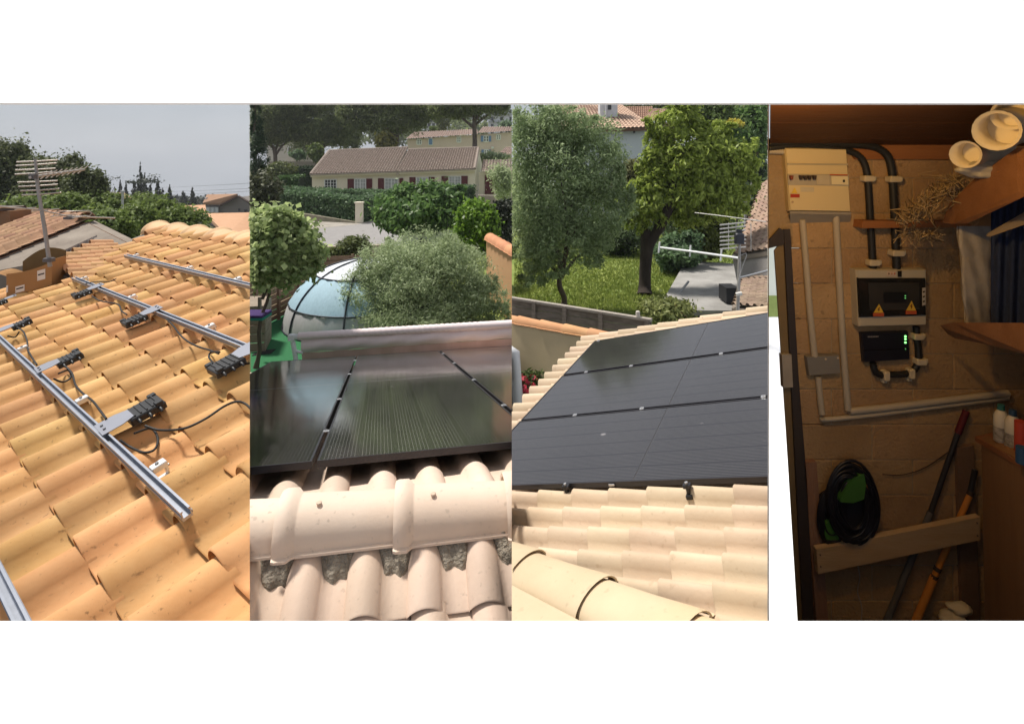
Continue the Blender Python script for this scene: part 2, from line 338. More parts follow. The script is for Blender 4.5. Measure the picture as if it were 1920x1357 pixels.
# aluminium rails
alu = M('aluminium', (.40, .42, .47), .38, var=.08, scale=20, metal=.85, spec=.5)
alu2 = M('bright_bracket', (.74, .72, .70), .4, var=.06, metal=.55)
blackp = M('black_plastic', (.012, .012, .013), .45, var=.3, spec=.45)
greyp = M('grey_plate', (.26, .27, .31), .45, metal=.7, var=.05)
coppr = M('screw_brass', (.45, .25, .1), .4, metal=.8)
def rail(a, b, label, brackets, sect=1):
    a, b = P1(*a, .15), P1(*b, .15); ax = (b - a).normalized(); sd_ = ax.cross(n1).normalized(); root = empty('mounting_rail', (a + b) / 2, label, 'rail', 'aluminium rails on the orange roof')
    w, h, lip = .020, .044, .009; mb = MB()
    prof = [(-w, 0), (-w, -h), (w, -h), (w, 0), (w - lip, 0), (w - lip, -.006), (w - .005, -.008), (w - .005, -.03), (-w + .005, -.03), (-w + .005, -.008), (-w + lip, -.006), (-w + lip, 0)]
    mb.prism([a + sd_ * x + n1 * z for x, z in prof], b - a); mb.build('channel', alu, root, sect)
    g = MB()
    for sg in (-1, 1): g.box((a + b) / 2 + sd_ * sg * (w + .0015) + n1 * -.024, ax * (b - a).length / 2, sd_ * .002, n1 * .006)
    g.build('side_groove', M('alu_dark', (.2, .21, .24), .5, metal=.6), root, sect)
    for px in brackets:
        q = P1(px[0], px[1], .12); q = a + ax * (q - a).dot(ax); sg = px[2]
        f = MB(); e = sd_ * sg
        f.bbox(q + e * .062 - n1 * .028, ax * .026, e * .034, n1 * .014, .004); f.box(q + e * .088 - n1 * .065, ax * .024, e * .004, n1 * .03)
        f.box(q + e * .066 - n1 * .094, ax * .024, e * .026, n1 * .004)
        br = f.build('bracket', alu2, root, sect)
        s = MB(); s.tube([q + e * .06 - n1 * .016, q + e * .06 - n1 * .006], .009, 6); s.build('bolt', M('steel_bolt', (.25, .25, .26), .4, metal=.8), br, sect)
        s = MB(); s.tube([q + e * .09 - n1 * .05, q + e * .104 - n1 * .05], .007, 6); s.build('bolt', M('steel_bolt', (.25, .25, .26), .4, metal=.8), br, sect)
        f2 = MB(); f2.box(q + e * .075 - n1 * .105, ax * .018, e * .045, n1 * .006); f2.build('clamp_foot', coppr, br, sect)
    return root
rail((-60, 578), (347, 955), 'aluminium rail crossing the middle of the orange roof with its cut end in open view', [(268, 893, -1), (125, 765, -1), (20, 663, -1)])
rail((137, 519), (520, 671), 'aluminium rail on the orange roof holding three optimizers on its lower side', [(150, 525, -1), (240, 560, -1), (385, 617, -1)])
rail((235, 477), (520, 545), 'bare aluminium rail nearest the ridge of the orange roof', [(250, 481, -1), (350, 505, -1), (440, 526, -1)])
rail((-42, 1000), (60, 1205), 'aluminium rail showing only its end in the lower corner of the orange roof', [(-20, 1040, 1)])

# power optimizers hung on the rails, each with its leads
def opt(px, py, sg, label, sc=1.0):
    sc *= S1; c = P1(px, py, .156); ru = (u1 * sg); rr_ = r1
    root = empty('power_optimizer', c, label, 'optimizer', 'power optimizers on the rails')
    f = MB(); f.prism([c + ru * a * sc + rr_ * b * sc for a, b in ((-.05, -.075), (-.05, .075), (.03, .075), (.085, .05), (.085, -.05), (.03, -.075))], n1 * .004); f.build('mounting_plate', greyp, root, 1)
    s = MB()
    for b in (-.03, .03): s = MB(); s.tube([c + ru * -.03 * sc + rr_ * b, c + ru * -.03 * sc + rr_ * b + n1 * .012], .008, 6); s.build('screw', M('steel_bolt', (.25, .25, .26), .4, metal=.8), root, 1)
    c2 = c + ru * .135 * sc - n1 * .022; g = MB()
    g.bbox(c2, ru * .075 * sc, rr_ * .072 * sc, n1 * .02, .008)
    for k in range(5): g.box(c2 + ru * (-.05 + k * .025) * sc + n1 * .021, ru * .004, rr_ * .058 * sc, n1 * .006)
    bd = g.build('body', blackp, root, 1)
    h = MB(); h.bbox(c2 + ru * .055 * sc + rr_ * .075 * sc + n1 * .016, ru * .022, rr_ * .02, n1 * .012, .004); h.build('terminal_cover', blackp, bd, 1); h = MB(); h.bbox(c2 + ru * .05 * sc - rr_ * .05 * sc + n1 * .02, ru * .02, rr_ * .025, n1 * .012, .004)
    h.build('terminal_cover', blackp, bd, 1)
    for b in (-.045, .0, .045):
        k = MB(); p = c2 - rr_ * .07 * sc + ru * b * sc; k.tube([p, p - rr_ * .02, p - rr_ * .035 - n1 * .012], [.009, .010, .007], 7); k.build('connector', blackp, bd, 1)
    return c2
opt(208, 795, 1, 'power optimizer with long looping lead near the cut rail end', 1.08)
opt(84, 688, 1, 'power optimizer on the long rail in the middle of its run', .95)
opt(5, 617, 1, 'power optimizer at the far end of the long rail beside the picture edge', .9)
opt(182, 536, -1, 'power optimizer at the far end of the middle rail by the cardboard box', .95)
opt(287, 580, -1, 'power optimizer half way along the middle rail', 1.0)
opt(470, 652, -1, 'power optimizer with round cable loop where the middle rail leaves the view', 1.1)
opt(22, 556, -1, 'small black optimizer lying on tiles just below the cardboard box', .7)
def lead(pts, label, r=.0065, offs=None):
    offs = [o_ + .045 for o_ in (offs or [.045] * len(pts))]
    mb = MB(); mb.tube(smoothpts([P1(x, y, o) for (x, y), o in zip(pts, offs)], 7), r, 7); tag(mb.build('cable', M('cable_black', (.02, .018, .016), .55, var=.2), None, 1), label, 'cable', 'black optimizer cables')
hB = .075
lead([(272, 798), (300, 806), (345, 803), (385, 785), (418, 763), (442, 753), (460, 757), (475, 772)], 'black cable curving from the nearest optimizer across tiles to the picture edge', offs=[.1, .07, hB, hB, hB, hB + .02, hB, .06])
lead([(252, 812), (283, 803), (296, 822), (290, 842), (270, 848), (245, 838), (225, 825)], 'black cable loop hanging below the nearest optimizer', offs=[.1, .06, .05, .05, .05, .06, .1])
lead([(122, 686), (135, 700), (142, 722), (156, 738), (174, 752), (188, 770), (199, 785)], 'black cable running between two optimizers along the long rail', offs=[.1, .07, .06, hB, hB, .08, .12])
lead([(110, 700), (128, 694), (133, 707), (118, 716), (100, 710)], 'small black cable loop under the optimizer in mid rail', offs=[.1, .06, .05, .05, .1])
lead([(32, 613), (44, 622), (51, 640), (52, 655), (60, 670), (69, 684)], 'black cable from the optimizer at the picture edge down to the mid rail one', offs=[.1, .07, hB, hB, .08, .12])
lead([(14, 630), (28, 632), (36, 622)], 'short black cable loop under the optimizer at the picture edge', offs=[.09, .05, .09])
lead([(173, 555), (185, 563), (203, 567), (222, 571), (228, 583), (238, 590)], 'thin black cable dropping from the far optimizer to its neighbour on the middle rail', offs=[.08, hB, hB, hB, hB, .09])
lead([(312, 598), (326, 612), (337, 627), (352, 640), (372, 650), (392, 656), (410, 663)], 'black cable lying on tiles between the two nearer optimizers of the middle rail', offs=[.08, hB, hB, hB, hB, hB, .09])
lead([(412, 660), (396, 660), (392, 670), (404, 682), (428, 687), (452, 684), (472, 680)], 'round black cable loop under the optimizer at the end of the middle rail', offs=[.1, .08, .06, .05, .05, .05, .06])
lead([(160, 532), (180, 528), (205, 528), (218, 522)], 'short grey cable tail beside the far end of the middle rail', r=.005, offs=[.15, .13, hB, hB])

# cardboard box standing open on the tiles
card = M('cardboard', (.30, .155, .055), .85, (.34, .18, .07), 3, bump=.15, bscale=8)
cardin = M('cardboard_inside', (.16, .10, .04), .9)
ctr = P1(50, 545, .07); root = empty('cardboard_box', ctr, 'open brown cardboard box with white stickers resting on orange roof tiles', 'box')
fl, fr = P1(12, 557, .07), P1(97, 534, .07); bx = fr - fl; by = unit(V((bx.y, -bx.x, 0)) * -1) * bx.length * .62; up = V((0, 0, .285))
k = .006
def wallp(name, a, b, mat, hgt, bow=0):
    mb = MB(); nn = unit((b - a).cross(V((0, 0, 1))))
    mb.grid(lambda i, j: a.lerp(b, i) + hgt * (j * (1 + bow * math.sin(math.pi * i))) , 8, 2, False)
    mb.grid(lambda i, j: a.lerp(b, i) + hgt * (j * (1 + bow * math.sin(math.pi * i))) - nn * .006, 8, 2, False)
    mb.grid(lambda i, j: a.lerp(b, i) + hgt * (1 + bow * math.sin(math.pi * i)) - nn * .006 * j, 8, 1, False)
    return mb.build(name, mat, root, 1)
bl_, br_ = fl + by, fr + by
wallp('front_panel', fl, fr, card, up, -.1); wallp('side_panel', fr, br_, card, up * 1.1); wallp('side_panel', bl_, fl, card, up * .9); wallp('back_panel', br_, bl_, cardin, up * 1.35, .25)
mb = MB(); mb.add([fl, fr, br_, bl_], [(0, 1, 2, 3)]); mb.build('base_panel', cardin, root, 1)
mb = MB(); mb.grid(lambda i, j: fl.lerp(bl_, i) + up * .9 + V((-.12 * j, -.10 * j, .05 * math.sin(j * 2))), 4, 4); mb.build('flap', card, root, 1)
lab = M('white_sticker', (.72, .66, .6), .6)
dk = M('label_ink', (.04, .03, .03), .7)
def sticker(u0, u1_, v0, v1):
    nn = unit((fr - fl).cross(V((0, 0, 1)))) * .004; q = lambda i, j: fl.lerp(fr, i) + up * j + nn
    mb = MB(); mb.add([q(u0, v0), q(u1_, v0), q(u1_, v1), q(u0, v1)], [(0, 1, 2, 3)]); s = mb.build('sticker', lab, root, 1)
    mb = MB(); vm = (v0 + v1) / 2; nn2 = nn * .6
    mb.add([q(u0 + .02, vm) + nn2, q(u1_ - .02, vm) + nn2, q(u1_ - .02, vm + .06) + nn2, q(u0 + .02, vm + .06) + nn2], [(0, 1, 2, 3)]); mb.build('print_bar', dk, s, 1)
sticker(.2, .40, .06, .34); sticker(.68, .86, .34, .78)
sticker(.0, .04, .2, .5)

# ------------------------------------------------------------------ behind the orange roof
def pieces_quad(root, p00, p10, p01, nw, ne, mat, sect, name='roof_tile', H=.28, seg=5, keep=None):
    """tiles on a parallelogram: p00 lower corner, p10 across, p01 up the slope"""
    ex, ey = (p10 - p00) / nw, (p01 - p00) / ne; me = tile_mesh(name, ex.length, ey.length, ex.length * H, mat, t=ey.length * .05, seg=seg)
    nrm = ex.cross(ey).normalized()
    if nrm.z < 0: raise ValueError('flip ' + name)
    for j in range(ne):
        for i in range(nw):
            if keep and not keep((i + .5) / nw, (j + .5) / ne): continue
            m = frame_m(p00 + ex * i + ey * j + nrm * .01, ex, ey) @ Matrix.Rotation(random.gauss(0, .012), 4, 'Z')
            place_piece(name, me, m, root, sect, 1300)
def corr(name, root, p00, p10, p01, p11, nw, ne, mat, H=.06, sect=None, kind='stuff', seg=6):
    mb = MB(); nrm = (p10 - p00).cross(p01 - p00).normalized(); nrm = nrm if nrm.z > 0 else -nrm
    P = lambda i, j: p00 * (1 - i) * (1 - j) + p10 * i * (1 - j) + p01 * (1 - i) * j + p11 * i * j
    pf = lambda i: (abs(math.sin(math.pi * i * nw)) ** .8)
    vs_ = []; rows = []
    for j in range(ne):
        rows += [(j / ne, H * .45), ((j + 1) / ne, 0.0)]
    for (v, dz) in rows: vs_ += [P(i / (nw * seg), v) + nrm * (H * pf(i / (nw * seg)) + dz + H * .12 * math.sin(i * .7 + v * 40)) for i in range(nw * seg + 1)]
    n = nw * seg + 1
    mb.add(vs_, [(a * n + i, a * n + i + 1, (a + 1) * n + i + 1, (a + 1) * n + i) for a in range(len(rows) - 1) for i in range(n - 1)])
    return tag(mb.build(name, mat, root, sect), kind=kind)
oldtile = M('weathered_clay', (.30, .165, .095), .9, (.40, .235, .14), 5, bump=.3, rnd=.16, speck=1.6)
stucco = M('stained_stucco', (.20, .165, .135), .95, (.30, .255, .21), 2.2, bump=.4, bscale=20, stretch=(1, 1, .5), speck=1)
A_, B_, E_, R_ = W(163, 412, 10), W(-30, 392, 15.5), W(-95, 519, 8.2), W(243, 452, 9.0)
root = empty('neighbour_house', V((A_.x - 1, A_.y + .5, 0)), 'low stained gable house with faded tile roof and stub chimney beyond the box', 'house')
mb = MB(); z0 = lambda p: V((p.x, p.y, 0)); mb.prism([E_ - V((0, 0, .05)), z0(E_), z0(R_), R_ - V((0, 0, .05)), A_ - V((0, 0, .05))], V((-.10, .32, 0))); mb.build('gable_wall', stucco, root, 1)
rv = (B_ - A_)
mb = MB(); mb.prism([E_ + V((0, 0, -.04)), A_ + V((0, 0, -.04)), A_ + rv + V((0, 0, -.04)), E_ + rv + V((0, 0, -.04))], V((0, 0, -.12))); mb.build('roof_slab', oldtile, root, 1)
mb = MB(); mb.prism([R_ + V((0, 0, -.04)), A_ + V((0, 0, -.04)), A_ + rv + V((0, 0, -.04)), R_ + rv + V((0, 0, -.04))], V((0, 0, -.12))); mb.build('roof_slab', oldtile, root, 1)
pieces_quad(root, E_ + rv, E_, A_ + rv, 22, 11, oldtile, 1, seg=4)
rc = cap_mesh('ridge_tile', .42, .13, oldtile, collar=False, seg=6)
for k in range(14): place_piece('ridge_tile', rc, frame_m(A_ + rv * (k / 14), rv, rv.cross(V((0, 0, 1))) * -1), root, 1)
mb = MB(); mb.abox(W(-30, 398, 11.2) - V((0, 0, .5)), W(19, 396, 11.2) + V((0, .5, 0))); ch = mb.build('chimney', M('chimney_render', (.26, .13, .06), .95, (.2, .12, .07), 4, bump=.3), root, 1)
mb = MB(); c = W(-5, 394, 11.4); mb.abox(c - V((.36, .3, .0)), c + V((.32, .3, .07))); mb.build('chimney_cap', M('dark_cap', (.08, .06, .05), .9), ch, 1)
# low lean-to roof with flashing
root = empty('lean_to_roof', W(140, 500, 8), 'narrow strip of small orange tiles with metal flashing against the stained gable wall', 'roof')
q00, q10, q01 = W(150, 535, 6.9), W(97, 490, 7.6), W(232, 485, 8.2)
mb = MB(); mb.prism([q + V((0, 0, -.06)) for q in (q00, q10, q10 + q01 - q00, q01)], V((0, 0, -.1))); mb.build('roof_slab', stucco, root, 1)
pieces_quad(root, q10, q00, q10 + q01 - q00, 6, 5, M('orange_clay_small', (.46, .25, .12), .85, (.54, .32, .16), 5, bump=.3, rnd=.14), 1)
mb = MB(); a, b = q10 + V((0, .02, .05)), q10 + q01 - q00 + V((0, .02, .05)); mb.prism([a, a + V((0, -.09, -.02)), a + V((0, -.1, -.05)), a + V((0, 0, .03))], b - a); mb.build('flashing', M('lead_flashing', (.34, .36, .40), .5, metal=.5), root, 1)

# television aerial on its leaning pole
steel = M('dull_steel', (.30, .28, .26), .5, var=.15, metal=.5); rodm = M('aerial_rod', (.42, .38, .34), .45, metal=.5)
dp = 6.6
root = empty('tv_aerial', W(92, 492, dp), 'leaning television aerial with stacked rods on a thin steel pole by the box', 'aerial')
mb = MB(); mb.tube([W(94, 500, dp), W(84, 430, dp), W(71, 352, dp), W(66, 298, dp)], [.022, .02, .018, .014], 8); mb.build('pole', steel, root, 1)
mb = MB(); mb.tube([W(56, 333, dp - .1), W(66, 331, dp), W(108, 325, dp + .5), W(158, 318, dp + 1.0)], .016, 6)
mb.build('boom', rodm, root, 1)
for i, (x0, y0, x1, y1) in enumerate([(31, 304, 108, 300), (30, 311, 106, 306), (29, 319, 104, 316), (28, 327, 105, 322), (33, 342, 108, 339), (35, 350, 108, 346), (38, 358, 111, 354), (41, 366, 115, 361)]):
    mb = MB(); mb.tube([W(x0, y0, dp - .05), W((x0 + x1) / 2, (y0 + y1) / 2 + .6, dp), W(x1, y1, dp + .1)], .0085, 6); mb.build('rod', rodm, root, 1)
for t in np.linspace(.12, .97, 9):
    p = W(66 + 92 * t, 331 - 13 * t, dp + t); mb = MB(); mb.tube([p + V((-.03, -.05, -.05)), p + V((.03, .05, .05))], .006, 5); mb.build('director', rodm, root, 1)
mb = MB(); mb.bbox(W(62, 331, dp - .06), V((.035, 0, 0)), V((0, .03, 0)), V((0, 0, .03)), .008); mb.bbox(W(92, 487, dp), V((.05, 0, 0)), V((0, .04, 0)), V((0, 0, .022)), .008); mb.build('clamp', M('dark_clamp', (.1, .09, .09), .5), root, 1)
# second, lower aerial lying level
mb2 = empty('yagi_aerial', W(80, 392, dp + .1), 'flat lower aerial with folded dipole pointing out over the gable', 'aerial')
mb = MB(); mb.tube([W(-8, 387, dp - .3), W(70, 393, dp), W(130, 406, dp + .2), W(216, 409, dp + .5)], .009, 6); mb.build('boom', rodm, mb2, 1)
mb = MB(); mb.tube([W(100, 405, dp + .2), W(105, 397, dp + .2), W(168, 395, dp + .4), W(172, 400, dp + .4), W(168, 405, dp + .4), W(112, 405, dp + .2)], .007, 6); mb.build('folded_dipole', rodm, mb2, 1)
for (x, y, w) in [(20, 388, 24), (48, 391, 20), (85, 394, 26), (120, 404, 24), (150, 407, 14)]:
    mb = MB(); mb.tube([W(x - w, y + 2, dp - .2), W(x + w, y - 2, dp + .35)], .006, 5); mb.build('rod', rodm, mb2, 1)
mb = MB(); mb.bbox(W(129, 409, dp + .2), V((.05, 0, 0)), V((0, .03, 0)), V((0, 0, .015)), .006); mb.build('clamp', M('dark_clamp', (.1, .09, .09), .5), mb2, 1)

# trees and houses in the distance behind the orange roof
def E3(x, y, d, rx, ry, rz=None): return (W(x, y, d), (rx * d / F, (rz or rx) * d / F, ry * d / F))
dkleaf = LEAF('leaf_dark_oak', (.030, .042, .014), (.15, .175, .06), .3)
mdleaf = LEAF('leaf_sunlit', (.05, .085, .016), (.23, .30, .075), .4)
cyp = LEAF('leaf_cypress', (.012, .020, .010), (.035, .048, .022), .1)
def base1(x, d): return V(((x - PX) / F * d, d, gz1(d)))
tree('oak_tree', 'tall dark bushy tree at the picture edge behind the leaning aerial', 'tree', base1(5, 30), [E3(-10, 350, 30, 60, 70), E3(25, 310, 30, 36, 42), E3(48, 345, 30, 30, 45), E3(-20, 300, 30, 35, 35)], 34000, .17, .10, dkleaf, .25, sect=1, clump=.17, nclump=160, group='trees behind the aerial')
tree('oak_tree', 'looser dark tree straight behind the stacked aerial rods', 'tree', base1(115, 27), [E3(100, 345, 27, 45, 48), E3(135, 330, 27, 22, 36), E3(80, 320, 27, 20, 22), E3(120, 372, 27, 40, 30)], 26000, .15, .085, dkleaf, .2, sect=1, clump=.18, nclump=130, group='trees behind the aerial')
tree('oak_tree', 'feathery tree with bare twigs just beyond the end of the aerial boom', 'tree', base1(165, 24), [E3(160, 365, 24, 30, 40), E3(178, 345, 24, 16, 22), E3(145, 340, 24, 18, 22)], 15000, .13, .07, dkleaf, .16, sect=1, clump=.22, nclump=70, group='trees behind the aerial')
for (x, y, d, rx, ry, lb) in [(60, 390, 20, 50, 22, 'low green bush below the aerial rods'), (125, 388, 19, 34, 22, 'bright bush above the ridge of the stained gable house'), (180, 412, 17, 34, 24, 'bright bush beside the right rake of the stained gable house'), (215, 425, 15, 36, 26, 'leafy bush in the gap between the two tiled roofs'), (258, 415, 16, 36, 26, 'leafy bush below the thin white lamp post'), (305, 405, 18, 34, 28, 'rounded green bush just over the roof ridge end'), (350, 412, 17, 36, 22, 'leafy bush before the pale orange roofs'), (210, 385, 24, 40, 22, 'olive green bush before the far tiled roof'), (275, 385, 26, 34, 22, 'pale green bush below the tall cypress')]:
    b = base1(x, d); rt = empty('bush', b, lb, 'bush', 'bushes beyond the orange roof'); c, rr_ = E3(x, y, d, rx, ry)
    trunk(rt, b, c, .05, .02, BARK(), name='stem'); leaves('foliage', rt, [(c, rr_)] + [(c + V((random.uniform(-.6, .6) * rr_[0], -.1, random.uniform(.2, .6) * rr_[2])), tuple(q * .5 for q in rr_)) for _ in range(4)], 4200, .12, .07, mdleaf, 1, clump=.2)
def cypress(x, ytop, ybase, d, rpx, lb, n=5000, sect=1, mat=None, group='cypresses on the skyline', leafk=1.0):
    zb = W(x, ybase, d); H = (ybase - ytop) * d / F; r = rpx * d / F
    rt = empty('cypress_tree', V((zb.x, d, zb.z)), lb, 'tree', group)
    mb = MB(); mb.tube([zb, zb + V((0, 0, H * .9))], [r * .2, r * .04], 6); mb.build('trunk', BARK(), rt)
    bl = [(zb + V((random.uniform(-.1, .1) * r, 0, H * q)), (r * k, r * k, H * .14)) for q, k in ((.12, .9), (.26, 1), (.42, .85), (.57, .65), (.72, .45), (.84, .28), (.93, .14))]
    leaves('crown', rt, bl, n, d * .0022 * leafk + .03, d * .0011 * leafk + .02, mat or cyp, sect, clump=.13, up=1.0, pmax=-20); return rt
for (x, yt, yb, d, r, lb) in [(263, 310, 392, 95, 9, 'tallest cypress on the skyline'), (271, 328, 390, 97, 8, 'cypress close beside the tallest one'), (251, 340, 392, 94, 7, 'shorter cypress leaning on the tallest one'), (295, 336, 392, 100, 8, 'second tallest cypress further along the skyline'), (318, 348, 392, 105, 6, 'thin lone cypress near where the power lines fade out'), (226, 341, 385, 110, 6, 'small cypress right next to the round skyline pine'), (236, 344, 385, 110, 5, 'thin small cypress between the round pine and the tallest cypress'), (201, 337, 380, 108, 7, 'small cypress on the far side of the round pine toward the bushy trees'), (282, 345, 392, 102, 6, 'small cypress between the tallest and the second tallest ones'), (361, 353, 390, 120, 7, 'small cypress standing last in the row toward the grey house'), (344, 358, 390, 125, 8, 'low broad cypress just before the last one in the row'), (305, 354, 392, 104, 6, 'small cypress tucked against the second tallest one')]:
    cypress(x, yt, yb, d, r, lb)
for (x, y, d, rx, ry, lb) in [(215, 350, 112, 18, 13, 'round pine on the skyline between small cypresses'), (268, 362, 90, 30, 24, 'dark spreading tree at the foot of the tallest cypress'), (330, 372, 118, 22, 12, 'dark distant tree under the thin lone cypress'), (372, 372, 122, 24, 12, 'dark distant tree under the last small cypress'), (400, 372, 122, 16, 8, 'low dark distant tree nearest the grey house chimney'), (300, 380, 100, 40, 14, 'wide dark distant tree at the foot of the second tallest cypress'), (423, 362, 140, 7, 7, 'lone far tree showing above the grey house roof'), (200, 358, 100, 20, 16, 'dark distant tree next to the feathery tree with twigs')]:
    tree('distant_tree', lb, 'tree', base1(x, d), [E3(x, y, d, rx, ry)], 4500, .36, .22, cyp, .2, sect=1, clump=.2, group='dark trees on the skyline')
mb = tag(leaves('distant_wood', None, [E3(x, 380, 170, 60, 11) for x in (150, 230, 300, 370)], 9000, .9, .6, cyp, 1, pmax=-30), 'dark belt of distant woodland on the horizon', 'woodland', kind='stuff')
tl = M('far_roof_tile', (.28, .16, .10), .9, (.34, .20, .12), 1, bump=.2); grw = M('grey_render', (.26, .235, .22), .9, (.30, .27, .25), .5)
root = empty('grey_house', base1(425, 75), 'distant grey gable house with brown roof and white shutter', 'house')
a, b, c = W(385, 382, 78), W(412, 382, 75), W(447, 369, 76); e = W(490, 398, 77)
zl = W(400, 425, 75).z
mb = MB(); mb.prism([W(411, 386, 75), V((W(411, 386, 75).x, 75, zl)), V((W(490, 0, 75).x, 75, zl)), W(490, 396, 75), W(447, 370, 75)], (0, 9, 0)); mb.build('gable_wall', grw, root, 1)
mb = MB(); mb.prism([W(384, 386, 75), V((W(384, 386, 75).x, 75, zl)), V((W(411, 0, 75).x, 75, zl)), W(411, 386, 75)], (0, 6, 0)); mb.build('wall', grw, root, 1)
mb = MB(); mb.prism([W(380, 384, 74), W(412, 384, 74), W(446, 367, 74.4), W(388, 368, 80)], (0, 0, .25)); mb.build('roof', tl, root, 1)
mb = MB(); mb.prism([W(412, 384, 73.9), W(446, 367, 73.9), W(492, 396, 73.9), W(492, 399, 73.9), W(446, 369.5, 73.9), W(413, 386.5, 73.9)], (0, .5, 0)); mb.build('verge_board', M('dark_verge', (.09, .06, .05), .8), root, 1)
mb = MB(); mb.abox(W(385, 399, 74.6), W(410, 388, 74.8)); sh = mb.build('shutter', M('white_far', (.7, .72, .74), .7), root, 1)
for i in range(3):
    mb = MB(); mb.abox(W(388 + 8 * i, 398, 74.4), W(394 + 8 * i, 389, 74.58)); mb.build('slat_panel', M('white_far', (.7, .72, .74), .7), sh, 1)
mb = MB(); mb.abox(W(384, 379, 76), W(390, 370, 76.6)); mb.build('chimney', M('white_far', (.7, .72, .74), .7), root, 1)
mb = MB(); mb.abox(W(447, 396, 74.7), W(450, 391, 74.9)); mb.abox(W(458, 398, 74.7), W(463, 393, 74.9)); mb.build('window', M('dark_opening', (.03, .03, .035), .3), root, 1)
peach = M('peach_roof', (.50, .28, .16), .9, (.56, .33, .20), 1.5, bump=.2, bscale=10)
for nm, lb, q, dd in [('flat_roof', 'wide flat peach coloured roof below the distant grey house', [(385, 400), (490, 398), (490, 450), (425, 440)], (60, 60, 42, 42)), ('far_tiled_roof', 'small pale orange roof beside the bushes under the skyline', [(318, 398), (327, 386), (385, 384), (388, 402)], (62, 66, 66, 60))]:
    rt = empty(nm, W(*q[0], dd[0]), lb, 'roof'); p = [W(*a_, d_) for a_, d_ in zip(q, dd)]
    mb = MB(); mb.prism(p, (0, 0, -.3)); mb.build('roof_surface', peach, rt, 1)
    mb = MB(); mb.prism([p[0] + V((.2, .2, -.3)), p[-1] + V((.2, .2, -.3)), p[-1] + V((.2, .2, -4)), p[0] + V((.2, .2, -4))], (0, 1, 0)); mb.build('wall', grw, rt, 1)
root = empty('far_tiled_house', base1(235, 48), 'distant brown roof half sunk in olive green bushes', 'house')
p = [W(178, 371, 48), W(205, 360, 50), W(228, 362, 50), W(272, 386, 46), W(268, 394, 46), W(215, 380, 46)]
mb = MB(); mb.prism([W(188, 372, 48), W(206, 360, 52), W(226, 361, 52), W(226, 380, 47)], (0, 0, -.2)); mb.build('roof', M('greenish_tile', (.16, .15, .11), .9), root, 1)
mb = MB(); mb.prism([W(222, 361, 50), W(232, 361, 50), W(272, 387, 46), W(226, 385, 46)], (0, 0, -.2)); mb.build('roof', tl, root, 1)
mb = MB(); mb.prism([W(226, 381, 47.5), W(270, 388, 47), W(268, 410, 47), W(226, 410, 47)], (0, 2, 0)); mb.build('wall', grw, root, 1)
root = empty('lamp_post', base1(230, 22), 'thin white lamp post rising from the bushes', 'lamp post')
mb = MB(); mb.tube([V((W(229, 0, 22).x, 22, 0)), W(230, 362, 22)], .04, 8); mb.build('pole', M('pale_post', (.5, .5, .48), .6), root, 1)
mb = MB(); mb.bbox(W(230, 359.5, 22), V((.06, 0, 0)), V((0, .06, 0)), V((0, 0, .05)), .015); mb.build('lamp_head', M('pale_post', (.5, .5, .48), .6), root, 1)
for y0, y1, lb in [(352, 342, 'uppermost thin power line over the grey house'), (360, 352, 'middle thin power line over the grey house'), (366, 357, 'lowest thin power line over the grey house')]:
    mb = MB(); mb.tube([W(300 + 74 * t / 1 + 120 * t, y0 + (y1 - y0) * t + 3 * t * (1 - t), 140 - 80 * t) for t in np.linspace(0, 1, 8)], .02, 4); tag(mb.build('power_line', M('wire', (.05, .05, .055), .6), None, 1), lb, 'cable', 'power lines by the grey house')
